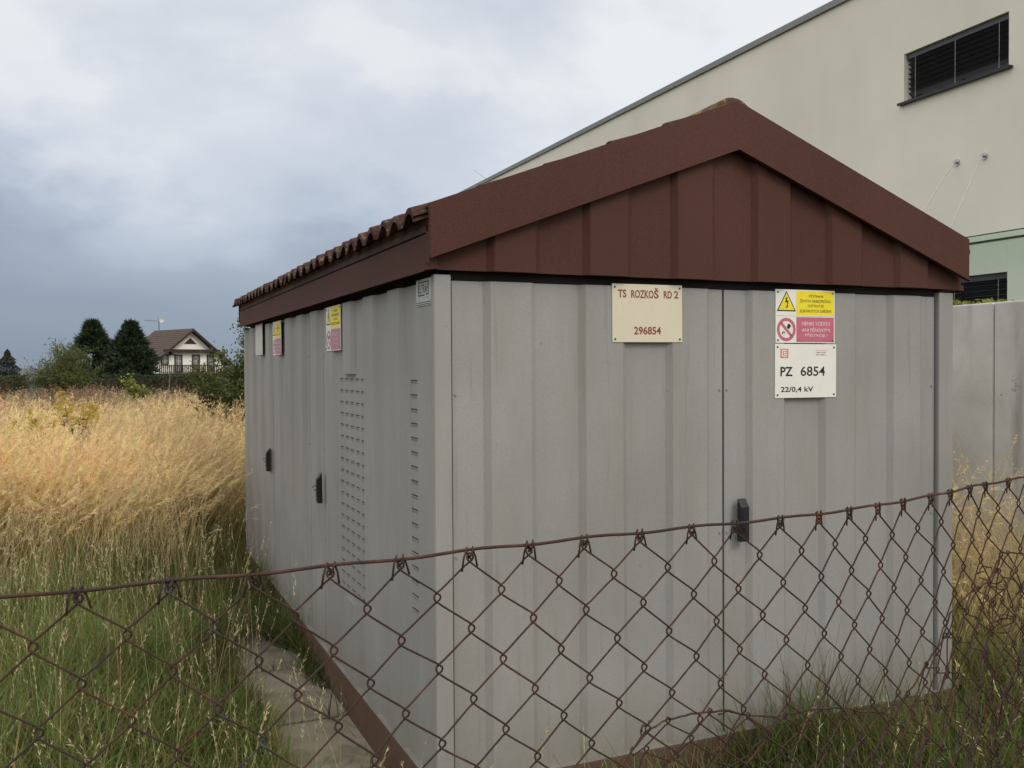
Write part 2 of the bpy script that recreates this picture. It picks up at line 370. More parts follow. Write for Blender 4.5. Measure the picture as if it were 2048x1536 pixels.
def plumes(soup, tip, tan, length, k, sl, sw, col, spread=.6, rg=rng):
    n = len(tip); d = tan.copy()
    s = rg.uniform(0, 1, (n, k)); p = tip[:, None, :]-d[:, None, :]*(s*length[:, None])[:, :, None]
    rnd = rg.normal(size=(n, k, 3)); rnd /= np.linalg.norm(rnd, axis=2)[:, :, None]
    dr = d[:, None, :]+rnd*spread; dr /= np.linalg.norm(dr, axis=2)[:, :, None]
    ln = sl*rg.uniform(.6, 1.3, (n, k))*(1.15-.7*np.abs(s-.55)*1.6).clip(.3)
    q = p+dr*ln[:, :, None]; q[:, :, 2] -= (ln*.25)
    sidev = np.cross(dr, rg.normal(size=(n, k, 3))); sidev /= np.linalg.norm(sidev, axis=2)[:, :, None]+1e-9
    m = (p*.45+q*.55)
    V = np.stack([p, m-sidev*sw/2, q, m+sidev*sw/2], 2)
    C = np.repeat((col[:, None, :]*rg.uniform(.8, 1.2, (n, k, 1)))[:, :, None, :], 4, 2)
    soup.add(V, C, Q=np.arange(n*k*4).reshape(-1, 4))
def leaves(soup, c, size, col, var=.25, upb=0, aspect=.5, rg=rng):
    n = len(c); a = rg.normal(size=(n, 3)); a[:, 2] += upb; a /= np.linalg.norm(a, axis=1)[:, None]
    b = np.cross(a, rg.normal(size=(n, 3))); b /= np.linalg.norm(b, axis=1)[:, None]+1e-9
    sz = (size*rg.uniform(.6, 1.35, n))[:, None]
    V = np.stack([c-a*sz*.5, c+b*sz*aspect*.5, c+a*sz*.5, c-b*sz*aspect*.5], 1)
    C = np.repeat((np.asarray(col)*rg.uniform(1-var, 1+var, (n, 1)))[:, None, :], 4, 1)
    soup.add(V, C, Q=np.arange(n*4).reshape(-1, 4))
def text_geo(s, off=0.0):
    cu = bpy.data.curves.new('t', 'FONT'); cu.body = s; cu.dimensions = '2D'; cu.fill_mode = 'BOTH'; cu.size = 1; cu.offset = off; cu.resolution_u = 3
    ob = bpy.data.objects.new('t', cu); COL.objects.link(ob)
    dg = bpy.context.evaluated_depsgraph_get(); me = bpy.data.meshes.new_from_object(ob.evaluated_get(dg))
    vs = [tuple(v.co) for v in me.vertices]; fs = [tuple(p.vertices) for p in me.polygons]
    bpy.data.objects.remove(ob); bpy.data.meshes.remove(me); bpy.data.curves.remove(cu)
    return vs, fs
def text_box(mb, s, P, u0, v0, u1, v1, off=0.0):      # letters fitted to a box on a surface, P maps (u, v) to a point
    vs, fs = text_geo(s, off)
    xs = [v[0] for v in vs]; ys = [v[1] for v in vs]; a, b, c, d = min(xs), max(xs), min(ys), max(ys)
    mb.add([P(u0+(x-a)/(b-a)*(u1-u0), v0+(y-c)/(d-c)*(v1-v0)) for x, y, _ in vs], fs)

# ------------------------------------------------------------------ ground
def gz(x, y):
    d = math.hypot(x, y)
    t = min(1, max(0, (d-48)/70)); t = t*t*(3-2*t)
    return -.2-2.3*t
mb = MB(); rs = [0, 1, 2, 3, 4, 5, 6, 8, 10, 13, 17, 22, 30, 40, 50, 60, 70, 80, 90, 100, 110, 120, 150, 250, 500, 1200, 3500]; K = 48
vs = [(0, 0, -.2)]; fs = []
for r in rs[1:]:
    for j in range(K):
        a = 2*math.pi*j/K; x, y = r*math.cos(a), r*math.sin(a)
        vs.append((x, y, gz(x, y)+(.015*math.sin(x*1.7+y*.6)*math.cos(y*1.3) if 2.9 < r < 40 and x < -.8 else 0)))
for j in range(K): fs.append((0, 1+j, 1+(j+1) % K))
for i in range(len(rs)-2):
    for j in range(K): fs.append((1+i*K+j, 1+(i+1)*K+j, 1+(i+1)*K+(j+1) % K, 1+i*K+(j+1) % K))
mb.add(vs, fs); g = part('ground', mb, M_ground, smooth=True); g['kind'] = 'structure'
mb = MB(); y = -1.15
random.seed(3)
while y < 5.2:
    ln = .84; j = random.uniform(-.02, .02); z = -.180+random.uniform(-.002, .002)
    mb.box((-.42+j, y, -.26), (.012, y+ln-.016, z)); y += ln
pth = part('path', mb, M_slab, bevel=.004); pth['kind'] = 'structure'

# ------------------------------------------------------------------ transformer kiosk
Wd, Ln = 2.59, 4.92
kiosk = thing('transformer_kiosk', (Wd/2, Ln/2, -.2), 'grey ribbed metal transformer kiosk with brown gabled tile roof behind the wire fence', 'transformer kiosk')
def outline(a0, a1, centers, top=.166, run=.025, d=.020):
    pts = set([a0, a1])
    def off(a):
        b = d
        for c in centers:
            t = abs(a-c)-top/2
            b = min(b, 0 if t <= 0 else min(d, t/run*d))
        return b
    for c in centers:
        for q in (-top/2-run, -top/2, top/2, top/2+run):
            if a0+1e-4 < c+q < a1-1e-4: pts.add(c+q)
    return [(a, off(a)) for a in sorted(pts)]
def ribbed(mb, axis, face, sgn, a0, a1, z0, z1, centers, back=.034, ztop=None, **k):
    # sgn: +1 panel looks towards the negative axis (depth grows inwards as +), -1 the other way
    o = outline(a0, a1, centers, **k)
    if ztop and a0 < Wd/2 < a1: o = sorted(o+[(Wd/2, [p for p in outline(Wd/2, a1, centers, **k)][0][1])])
    poly = o+[(a, back) for a, _ in reversed(o)]
    pt = (lambda a, d, z: (a, face+sgn*d, z)) if axis == 'x' else (lambda a, d, z: (face+sgn*d, a, z))
    zt = ztop or (lambda a: z1)
    n = len(o)
    lo = [pt(a, d, z0) for a, d in o]; hi = [pt(a, d, zt(a)) for a, d in o]; lob = [pt(a, back, z0) for a, d in o]; hib = [pt(a, back, zt(a)) for a, d in o]
    fs = []
    for i in range(n-1):
        fs += [(i, i+1, n+i+1, n+i), (2*n+i+1, 2*n+i, 3*n+i, 3*n+i+1), (i+1, i, 2*n+i, 2*n+i+1), (n+i, n+i+1, 3*n+i+1, 3*n+i)]
    fs += [(0, n, 3*n, 2*n), (n-1, 2*n-1, 4*n-1, 3*n-1)]
    mb.add(lo+hi+lob+hib, fs); return mb
FC = [.305+.399*i for i in range(6)]
SC = [.12+.4*i for i in range(13)]
part('inner_frame', MB().box((.05, .05, 0), (Wd-.05, Ln-.05, 1.93)), M_dark, kiosk)
part('plinth', MB().box((-.0015, -.0015, -.5), (Wd+.0015, Ln+.0015, -.002)), M_plinth, kiosk, bevel=.004)
for (x0, y0, x1, y1) in ((-.002, -.002, .066, .034), (Wd-.09, -.002, Wd+.002, .034), (-.002, Ln-.034, .066, Ln+.002), (Wd-.066, Ln-.034, Wd+.002, Ln+.002)):
    q = MB().box((x0, y0, .0), (x1, y1, 1.888)); part('corner_post', q, M_grey, kiosk, bevel=.006)
d1 = part('door', ribbed(MB(), 'x', 0, 1, .075, 1.277, .0, 1.868, FC), M_grey, kiosk)
d2 = part('door', ribbed(MB(), 'x', 0, 1, 1.287, 2.491, .0, 1.868, FC), M_grey, kiosk)
for nm_, q_ in (('base_rail', ((-.0008, .03, .0005), (.03, Ln-.03, .005))), ('base_rail', ((.03, -.0008, .0005), (Wd-.03, .03, .005)))):
    part(nm_, MB().box(*q_), M_grey, kiosk)
part('lintel', MB().box((.07, .03, 1.872), (Wd-.07, .049, 1.91)), M_dark, kiosk)
# long left side: wall panels and two doors
for a, b in ((.036, .615), (1.945, 2.305), (3.612, Ln-.036)):
    part('wall_panel', ribbed(MB(), 'y', 0, 1, a, b, 0, 1.872, SC, d=.021), M_grey, kiosk)
mb = MB(); a, b = .622, 1.938
ribbed(mb, 'y', 0, 1, a, b, 0, .40, SC, d=.021); ribbed(mb, 'y', 0, 1, a, b, .40, 1.52, [c for c in SC if abs(c-1.32) > .01], d=.021); ribbed(mb, 'y', 0, 1, a, b, 1.52, 1.872, SC, d=.021)
d3 = part('door', mb, M_grey, kiosk)
d4 = part('door', ribbed(MB(), 'y', 0, 1, 2.312, 3.605, 0, 1.872, SC, d=.021), M_grey, kiosk)
for fy, sg in ((Ln, -1),): part('wall_panel', ribbed(MB(), 'x', fy, sg, .07, Wd-.07, 0, 1.91, FC), M_grey, kiosk)
part('wall_panel', ribbed(MB(), 'y', Wd, -1, .036, Ln-.036, 0, 1.872, SC, d=.021), M_grey, kiosk)
def vents(ys, zs, w, parent, d=.021):
    sl, lip = MB(), MB()
    for z in zs:
        for y in ys:
            sl.box((d-.0012, y-w/2, z-.0035), (d+.003, y+w/2, z+.0025))
            lip.add([(d, y-w/2, z-.003), (d-.004, y-w/2+.006, z-.004), (d-.004, y+w/2-.006, z-.004), (d, y+w/2, z-.003), (d, y-w/2, z-.014), (d, y+w/2, z-.014)],
                    [(0, 1, 2, 3), (1, 4, 5, 2), (0, 4, 1), (3, 2, 5)])
    p = part('vent_panel', lip, M_grey, parent); part('vent_slit', sl, M_slit, p)
vents([1.09+.105*i for i in range(5)], [1.496-.058*i for i in range(19)], .062, d3)
vents([.30], [1.500-.0565*i for i in range(17)], .095, kiosk); vents([.222], [1.500-.0565*i for i in range(17)], .022, kiosk, d=.011)
def handle(axis, a, z0, z1, parent):
    mb = MB(); w = .021
    prof = [(0, z0), (.024, z0), (.028, z0+.006), (.028, z1-.034), (.002, z1)]
    if axis == 'x': mb.prism(prof, lambda d, z: (a-w, -.003-d, z), lambda d, z: (a+w, -.003-d, z))
    else: mb.prism(prof, lambda d, z: (-.003-d, a-w, z), lambda d, z: (-.003-d, a+w, z))
    h = part('handle', mb, M_black, parent, bevel=.002)
    k = MB()
    if axis == 'x':
        k.box((a-.013, -.0325, z0+.035), (a+.013, -.0315, z1-.045)); k.disc((a, -.031, z0+.055), (0, -1, 0), .009, .006)
    else:
        k.box((-.0325, a-.018, z0+.035), (-.0315, a+.018, z1-.045))
        ang = [2*math.pi*i/14 for i in range(13)]
        k.tube([(-.029-.011-.012*math.cos(t), a+.005, (z0+z1)/2+.012*math.sin(t)) for t in ang], .0022, 5)
    part('handle_lock', k, M_black, h, bevel=.0)
handle('x', 1.356, .812, .992, d2); handle('y', 1.905, .808, .975, d3); handle('y', 3.632, .808, .975, d4)
# rivets down the seams
for x in (.088, 1.265, 1.30, 2.476):
    for z in (.25, .85, 1.45): part('rivet', MB().disc((x, .0185, z), (0, -1, 0), .005, .003, 8), M_grey, kiosk)
for y in (.64, 1.92, 2.33, 3.59):
    for z in (.12, .6, 1.1, 1.62): part('rivet', MB().disc((.0185, y, z), (-1, 0, 0), .005, .003, 8), M_grey, kiosk)
# roof
SL = .377; AP = 2.634
zt = lambda x: AP-abs(x-Wd/2)*SL
part('gable_panel', ribbed(MB(), 'x', -.040, 1, .004, Wd+.006, 1.902, 0, FC, ztop=lambda a: zt(a)-.05), M_brown, kiosk)
part('gable_panel', ribbed(MB(), 'x', Ln+.040, -1, .004, Wd+.006, 1.902, 0, FC, ztop=lambda a: zt(a)-.05), M_brown, kiosk)
for y0, y1 in ((-.066, -.044), (Ln+.044, Ln+.066)):
    for sg in (-1, 1):
        xe = -.034 if sg < 0 else Wd+.03
        xc = Wd/2
        poly = [(xe, zt(xe)), (xc, AP), (xc, AP-.194), (xe, zt(xe)-.190)]
        q = MB().prism(poly, lambda a, z: (a, y0, z), lambda a, z: (a, y1, z))
        # top return that laps over the tiles and the folded drip at the bottom
        yin = .03 if y0 < 1 else Ln-.03
        q.prism([(xe, zt(xe)-.012), (xc, AP-.012), (xc, AP-.002), (xe, zt(xe)-.002)], lambda a, z: (a, y1 if y0 < 1 else y0, z), lambda a, z: (a, yin, z))
        ye = y0-.010 if y0 < 1 else y1+.010
        q.prism([(xe, zt(xe)-.196), (xc, AP-.200), (xc, AP-.192), (xe, zt(xe)-.188)], lambda a, z: (a, ye, z), lambda a, z: (a, (y0+y1)/2, z))
        part('barge_board', q, M_brown, kiosk)
for sg in (-1, 1):
    X = (lambda x: x) if sg < 0 else (lambda x: Wd-x)
    prof = [(-.050, 1.893), (-.050, 1.922), (-.030, 1.928), (-.030, 2.036), (.0, 2.036), (.0, 1.905), (-.045, 1.898)]
    y0 = -.038 if sg < 0 else -.018
    part('eave_fascia', MB().prism(prof, lambda a, z: (X(a), y0, z), lambda a, z: (X(a), Ln+.045, z)), M_brown, kiosk)
    part('eave_board', MB().box((X(-.022), -.032, 2.038), (X(.0), Ln+.04, 2.092)), M_brown, kiosk)
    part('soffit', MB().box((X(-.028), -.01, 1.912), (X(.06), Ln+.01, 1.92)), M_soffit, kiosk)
# tiles
def tile_slope(sg):
    P = .172; y0 = -.03; nw = 29; sub = 10; cour = 5
    hum = lambda t: .038*(math.sin(math.pi*min(1, t/.66))**.8 if t < .66 else -.12*math.sin(math.pi*(t-.66)/.34))
    xs = []
    x_e, x_r = -.082, Wd/2-.02; rnd = random.Random(5+sg)
    mb = MB(); ys = [y0+P*(i/sub) for i in range(nw*sub+1)]
    for c in range(cour):
        xa = x_e+(x_r-x_e)*c/cour; xb = x_e+(x_r-x_e)*(c+1)/cour+.03
        jit = [rnd.uniform(-.008, .008) for _ in range(nw+1)]; jz = [rnd.uniform(-.004, .004) for _ in range(nw+1)]
        rows = []
        for (x, dz, th) in ((xa, .018, -.021), (xa, .018, 0), (xb, .0, 0)):
            row = []
            for i, yy in enumerate(ys):
                k = i//sub; t = (i % sub)/sub; k = min(k, nw)
                xx = x+(jit[k] if x == xa else 0)
                z = 2.078+(xx+.06)*SL+dz+hum(t)+jz[k]+th
                row.append((xx if sg < 0 else Wd-xx, yy, z))
            rows.append(row)
        n = len(ys); mb.add(rows[0]+rows[1]+rows[2], [(i, i+1, n+i+1, n+i) for i in range(n-1)]+[(n+i, n+i+1, 2*n+i+1, 2*n+i) for i in range(n-1)])
        if c == 0:
            und = [(v[0]+.16*(-sg if sg < 0 else -1), v[1], v[2]+.16*SL) for v in rows[0]]
            mb.add(rows[0]+und, [(i+1, i, n+i, n+i+1) for i in range(n-1)])
    return part('roof_tiles', mb, M_tile, kiosk, recalc=False)
tile_slope(-1); tile_slope(1)
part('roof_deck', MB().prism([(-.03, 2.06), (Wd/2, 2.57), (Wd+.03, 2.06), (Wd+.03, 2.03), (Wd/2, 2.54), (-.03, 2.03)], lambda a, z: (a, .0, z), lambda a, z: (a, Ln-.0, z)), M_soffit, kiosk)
y = -.035
while y < Ln:
    mb = MB(); ang = [math.pi*i/14 for i in range(15)]; l = .40
    r0, r1 = .098, .086
    A = [(Wd/2-r0*math.cos(t), y, 2.574+r0*math.sin(t)*.82) for t in ang]; B = [(Wd/2-r1*math.cos(t), y+l, 2.574+r1*math.sin(t)*.82) for t in ang]
    Ai = [(Wd/2-(r0-.016)*math.cos(t), y, 2.574+(r0-.016)*math.sin(t)*.8) for t in ang]
    n = 15; mb.add(A+B, [(i, i+1, n+i+1, n+i) for i in range(n-1)])
    mb.add(A, [tuple(range(15))])
    part('ridge_tile', mb, M_ridge, kiosk, smooth=False); y += .37

# ------------------------------------------------------------------ signs
def sign_base(name, P, w, h, mat, label, cat, screws=.012, mats=M_zinc, board='sign_board'):
    root = thing(name, P(w/2, 0, 0), label, cat)
    part(board, MB().prism([(0, 0), (w, 0), (w, h), (0, h)], lambda u, v: P(u, v, .0005), lambda u, v: P(u, v, .0035)), mat, root)
    if screws:
        for u in (screws, w-screws):
            for v in (screws, h-screws):
                q = MB().prism([(u+.0042*math.cos(t), v+.0042*math.sin(t)) for t in [2*math.pi*i/10 for i in range(10)]], lambda a, b: P(a, b, .003), lambda a, b: P(a, b, .0062))
                part('screw', q, mats, root)
    return root
def flat(P, polys, d):
    mb = MB()
    for p in polys: mb.add([P(u, v, d) for u, v in p], [tuple(range(len(p)))])
    return mb
def rect(u0, v0, u1, v1): return [(u0, v0), (u1, v0), (u1, v1), (u0, v1)]
def ring(cx, cy, r0, r1, n=36):
    return [[(cx+r0*math.cos(a), cy+r0*math.sin(a)), (cx+r1*math.cos(a), cy+r1*math.sin(a)), (cx+r1*math.cos(b), cy+r1*math.sin(b)), (cx+r0*math.cos(b), cy+r0*math.sin(b))]
            for a, b in [(2*math.pi*i/n, 2*math.pi*(i+1)/n) for i in range(n)]]
def front_map(x0, z0, tilt=0):
    return lambda u, v, d=0: (x0+u-tilt*v, -d, z0+v+tilt*u)
def side_map(y0, z0):
    return lambda u, v, d=0: (-d, y0-u, z0+v)
def T(root, name, mat, P, lines, d, parent=None):
    mb = MB()
    for s, u0, v0, u1, v1, off in lines: text_box(mb, s, lambda u, v: P(u, v, d), u0, v0, u1, v1, off)
    return part(name, mb, mat, parent or root, recalc=False)
# cream name board on the left front door
P = front_map(.737, 1.646, .004); w, h = .326, .230
r = sign_base('sign', P, w, h, M_cream, 'cream sign with dark red station name and number on the left front door', 'sign')
T(r, 'lettering', M_redink, P, [('TS', .026, .176, .064, .208, .022), ('ROZKO', .086, .175, .1905, .207, .022), ('Š', .193, .175, .214, .2165, .022), ('RD', .238, .176, .277, .206, .022), ('2', .287, .177, .308, .207, .022),
                                 ('296854', .098, .030, .224, .062, .022)], .0042)
# warning signs, yellow over pink
def warning(P, label, pink, faded):
    w, h = .326, .230
    r = sign_base('warning_sign', P, w, h, M_white, label, 'sign')
    part('yellow_panel', flat(P, [rect(.112, .121, .321, .226)], .0040), M_yellow, r)
    part('red_panel', flat(P, [rect(.112, .004, .321, .112)], .0040), pink, r)
    part('panel_seam', flat(P, [rect(.002, .1155, .324, .1170)], .0040), M_alu, r)
    t = part('warning_triangle', flat(P, [[(.006, .136), (.110, .136), (.058, .224)]], .0040), M_ink, r)
    part('triangle_face', flat(P, [[(.0145, .1412), (.1015, .1412), (.058, .2155)]], .0045), M_yellow, t)
    part('lightning_bolt', flat(P, [[(.0555, .196), (.0635, .197), (.0590, .181), (.0500, .1725)], [(.0500, .1725), (.0590, .181), (.0690, .182), (.0640, .177)], [(.0690, .182), (.0625, .156), (.0595, .157), (.0612, .177)], [(.0555, .160), (.0665, .158), (.0588, .1465)]], .0050), M_ink, t)
    q = part('prohibition_ring', flat(P, ring(.0575, .0575, .0365, .0505)+[[(.0575+.039*math.cos(2.36)-.0045, .0575+.039*math.sin(2.36)-.0045), (.0575+.039*math.cos(2.36)+.0045, .0575+.039*math.sin(2.36)+.0045),
              (.0575+.039*math.cos(5.5)+.0045, .0575+.039*math.sin(5.5)+.0045), (.0575+.039*math.cos(5.5)-.0045, .0575+.039*math.sin(5.5)-.0045)]], .0040), pink, r)
    part('bucket', flat(P, [[(.060, .0665), (.072, .059), (.083, .074), (.072, .0835), (.064, .079)]], .0046), M_ink, q)
    part('flame', flat(P, [[(.034, .038), (.037, .036), (.040, .047), (.036, .048)], [(.040, .047), (.044, .052), (.046, .046), (.043, .043)], [(.046, .046), (.049, .040), (.051, .041), (.048, .050)], [(.043, .034), (.047, .034), (.045, .039)]], .0046), M_ink, q)
    T(r, 'lettering', M_ink, P, [('VÝSTRAHA', .180, .198, .262, .212, .002), ('ŽIVOTU NEBEZPEČNO', .132, .176, .304, .192, .002), ('DOTÝKAT SE', .176, .156, .262, .170, .0), ('ELEKTRICKÝCH ZAŘÍZENÍ', .132, .133, .306, .149, .0)], .0046)
    T(r, 'lettering', M_text_white, P, [('NEHAS VODOU', .142, .076, .298, .0925, .008), ('ANI PĚNOVÝMI', .142, .049, .298, .068, .008), ('PŘÍSTROJI !', .158, .024, .284, .043, .008)], .0046)
    return r
warning(front_map(1.538, 1.647), 'yellow and pink electric warning sign on the right front door above white plate', M_pink, 0)
warning(side_map(1.752, 1.640), 'yellow and pink warning sign on the long side wall above the vent slits', M_pinkpale, 1)
warning(side_map(3.458, 1.640), 'yellow and pink warning sign on the long side wall next to the blank plate', M_pinkpale, 1)
# white number plate
P = front_map(1.535, 1.410, -.003); w, h = .337, .2325
r = sign_base('sign', P, w, h, M_white, 'white plate with orange emblem and black number under the warning sign', 'sign', .013)
e_ = part('emblem', flat(P, [rect(.028, .172, .071, .212)], .0040), M_orange, r)
part('emblem_mark', flat(P, [rect(.035, .1775, .0400, .2065), rect(.0400, .2020, .064, .2065), rect(.0400, .1775, .064, .1820), rect(.0460, .1855, .0500, .1985), rect(.0500, .1945, .064, .1985), rect(.0500, .1855, .064, .1895)], .0045), M_white, e_)
T(r, 'lettering', M_ink, P, [('PZ', .028, .094, .094, .134, .022), ('6854', .138, .094, .274, .136, .012), ('22/0,4 kV', .030, .022, .208, .048, .018), ('Teplická 874/8', .222, .1935, .276, .199, .004), ('405 02 Děčín 4', .222, .184, .280, .1895, .004)], .0042)
T(r, 'lettering', M_orange, P, [('ČEZ Distribuce, a.s.', .222, .2035, .292, .209, .004)], .0042)
# maker's plate on the side by the near corner, blank plate at the far end
P = side_map(.196, 1.781)
r = sign_base('maker_plate', P, .170, .098, M_alu, "small grey maker's plate with framed black name beside the near corner post", 'plate', 0)
part('frame_line', flat(P, [rect(.022, .084, .148, .089), rect(.022, .040, .028, .084), rect(.142, .046, .148, .084), rect(.022, .036, .100, .041), rect(.116, .038, .148, .043)], .0040), M_ink, r)
part('border_line', flat(P, [rect(.002, .010, .168, .013), rect(.002, .003, .168, .0055), rect(.002, .094, .060, .096)], .0040), M_ink, r)
T(r, 'lettering', M_ink, P, [('ELTRAF', .032, .047, .139, .079, .0), ('IČO', .024, .026, .046, .031, 0), ('výroba', .108, .026, .142, .031, 0), ('typ', .024, .016, .044, .021, 0)], .0042)
P = side_map(4.262, 1.650)
sign_base('plate', P, .336, .235, M_blank, 'blank whitish plate without writing near the far end of the side wall', 'plate', .012, M_blank, 'sign_board')

# ------------------------------------------------------------------ rusty chain-link fence
fx = np.array([-4.0, -1.2, -1.1, -.98, -.85, -.7, -.55, -.4, -.25, -.1, .03, .12, .2, .31, .42, .6, .9, 1.4, 2.2])
fy = np.array([-2.33, -2.262, -2.258, -2.262, -2.258, -2.238, -2.224, -2.214, -2.208, -2.186, -2.157, -2.132, -2.105, -2.079, -2.05, -2.0, -1.92, -1.80, -1.6])
tops = [-1.12, -1.042, -.965, -.89, -.817, -.735, -.659, -.586, -.507, -.429, -.36, -.285, -.214, -.152, -.09, -.026, .048, .109, .179, .232, .311]
tops = [-1.12-.075*i for i in range(16, 0, -1)]+tops+[.311+.068*i for i in range(1, 14)]
fyf = lambda x: float(np.interp(x, fx, fy))
WZ = 1.353
wz = lambda x: WZ+.0015*math.sin(x*5)
fence = thing('chain_link_fence', (-.4, -2.21, -.2), 'rusty diamond wire fence stretched across the foreground in front of the kiosk', 'fence')
tw = MB(); xs = np.linspace(tops[0]-.06, tops[-1]+.06, 150); tw.tube([(x, fyf(x), wz(x)+.0012*math.sin(x*41)) for x in xs], .0019, 8)
part('tension_wire', tw, M_rust, fence, smooth=True)
mesh = MB(); prn = random.Random(11)
DV = .0395
def zig(mb, even, odd, rows, pos, rad=.00116, k=6, sag_=True):
    """one zigzag wire: weaves between node columns; even rows sit on column `even`, odd rows on `odd`; corners hook round the neighbour's"""
    pts = []; se = 1 if even > odd else -1
    for i in range(rows):
        side = se if i % 2 == 0 else -se
        n = Vector(pos(even if i % 2 == 0 else odd, i)); nxt = Vector(pos(odd if i % 2 == 0 else even, i+1))
        e = .0052; dp = .0017
        pts += [n+Vector((-.0004*side, -dp*side, e)), n+Vector((.0028*side, -dp*.6*side, .0026)), n+Vector((.0036*side, 0, 0)), n+Vector((.0028*side, dp*.6*side, -.0026)), n+Vector((-.0004*side, dp*side, -e))]
        a = pts[-1]; b = nxt+Vector((.0004*side, dp*side, e)); d = b-a
        perp = Vector((-d.z, 0, d.x)).normalized()
        sb = (.0005+.0016*max(0, min(1, a.x+.55))) if side > 0 else .0003
        for t in (.12, .5, .88): pts.append(a.lerp(b, t)+perp*sb*(-.8 if t < .3 else (1 if t > .6 else 0)))
    mb.tube(pts, rad, k, cap=True)
jitter = {}
def node(c, i):
    """node column c is a half-spacing index; even columns sit under the top knots"""
    key = (c, i)
    if key not in jitter: jitter[key] = (prn.uniform(-.0012, .0012), prn.uniform(-.0015, .0015), prn.uniform(-.0014, .0014))
    q = c/2; k = int(math.floor(q)); fr = q-k; k = max(0, min(len(tops)-2, k)); x = tops[k]*(1-fr)+tops[k+1]*fr
    j = jitter[key]; drop = i*DV
    x2 = x+drop*(.035+.075*max(0, min(1.2, (x+.7)/.9)))+j[0]
    return (x2, fyf(x2)-.0+j[2]+.01*drop, wz(x)-.007-drop+j[1])
NC = 2*(len(tops)-1)
for c in range(0, NC-1):
    par = c % 2
    rows = 32
    # wire between half-columns c and c+1; it starts at the even one (a top knot)
    zig(mesh, c if par == 0 else c+1, c+1 if par == 0 else c, rows, node)
for k, x in enumerate(tops[:-1]):
    n0 = Vector(node(2*k, 0)); y = fyf(x); z = wz(x)
    wl = Vector((tops[max(0, k-1)], 0, 0)); a = Vector(node(2*k-1 if k else 0, 1)); b = Vector(node(2*k+1, 1))
    l = n0.lerp(a, .30); q = n0.lerp(b, .25); l.y -= .002; q.y += .0025
    mesh.tube([l+Vector((.001, 0, -.002)), l.lerp(Vector((x-.006, y-.003, z+.001)), .6), (x-.006, y-.0035, z), (x-.004, y-.001, z+.0036), (x-.003, y+.0032, z+.001), (x-.002, y+.003, z-.004), (x+.001, y-.003, z-.010)], .00112, 6)
    mesh.tube([q+Vector((0, 0, -.001)), q.lerp(Vector((x+.006, y+.003, z)), .6), (x+.0045, y+.0033, z), (x+.0035, y+.0008, z+.0037), (x+.002, y-.0034, z+.001), (x+.001, y-.0032, z-.004), (x-.002, y+.001, z-.009)], .00112, 6)
part('wire_mesh', mesh, M_rust, fence, smooth=True)

# sagging second run of mesh with a bunched right end
def ray(px, py):
    return fw+rt*((px-1024)/FPX)-up*((py-768)/FPX)
def at_y(px, py, y):
    v = ray(px, py); return CAM+v*((y-CAM.y)/v.y)
sag = thing('wire_netting', (.1, -1.95, -.2), 'torn sagging netting with a bent loose wire, crumpled at the right behind the fence', 'wire netting')
pp = [(1265, 1500), (1290, 1462), (1335, 1440), (1395, 1426), (1450, 1420), (1500, 1431), (1560, 1433), (1620, 1418), (1680, 1415), (1725, 1423), (1765, 1424), (1800, 1405), (1830, 1368), (1855, 1325), (1885, 1280), (1900, 1225), (1935, 1190), (1975, 1165), (1998, 1130), (2000, 1105), (2060, 1108), (2150, 1095), (2300, 1080)]
line = [at_y(a, b, -2.02+.12*max(0, (a-1750)/300)) for a, b in pp]
# resample
ds = [0]
for a, b in zip(line[:-1], line[1:]): ds.append(ds[-1]+(b-a).length)
def on_line(s):
    s = max(0, min(ds[-1]-1e-5, s))
    for i in range(len(ds)-1):
        if ds[i] <= s <= ds[i+1]: return line[i].lerp(line[i+1], (s-ds[i])/(ds[i+1]-ds[i]))
tw2 = MB(); tw2.tube([on_line(ds[-1]*i/160)+Vector((0, prn.uniform(-.001, .001), prn.uniform(-.001, .001))) for i in range(161)], .0016, 6)
part('loose_wire', tw2, M_rust, sag, smooth=True)
m2 = MB(); SP = .037; ncol = int(ds[-1]/SP); jj = {}
def node2(c, i):
    if (c, i) not in jj: jj[(c, i)] = Vector((prn.uniform(-.003, .003), prn.uniform(-.008, .008), prn.uniform(-.003, .003)))
    p = on_line(c*SP); f = c/ncol; drop = i*.036
    fold = .02*math.sin(c*.9+i*.55)*min(1, i/4)
    pull = .12*drop*math.sin(c*.35)
    return tuple(p+Vector((pull+fold*.4, fold+.05*drop, -drop*(.93+.07*math.sin(c*.7))))+jj[(c, i)]*min(1, .3+i*.25))
for c in range(0, ncol-1):
    rws = 13
    zig(m2, c if c % 2 == 0 else c+1, c+1 if c % 2 == 0 else c, rws, node2, .00125, 5)
part('wire_mesh', m2, M_rust, sag, smooth=True)
tg = MB()
for cx, cy, n, sp in ((1998, 1150, 4, .024), (2030, 1225, 4, .03), (1288, 1468, 2, .010), (1460, 1428, 1, .009)):
    c = at_y(cx, cy, -2.0+.12*max(0, (cx-1750)/300))
    for _ in range(n):
        p = c+Vector((prn.uniform(-1, 1), prn.uniform(-1, 1), prn.uniform(-1, 1)))*sp*.6; d = Vector((prn.uniform(-1, 1), prn.uniform(-1, 1), prn.uniform(-1, 1))).normalized(); pts = []
        for _s in range(9):
            pts.append(p.copy()); d = (d+Vector((prn.uniform(-1, 1), prn.uniform(-1, 1), prn.uniform(-1, 1)))*.75+(c-p)*(10*.03/sp*.9)).normalized(); p = p+d*sp*.42
        # smooth the bends
        sm = []
        for i in range(len(pts)-1): sm += [pts[i]*.75+pts[i+1]*.25, pts[i]*.25+pts[i+1]*.75]
        tg.tube(sm, .0013, 5)
part('tangled_wire', tg, M_rust, sag, smooth=True)

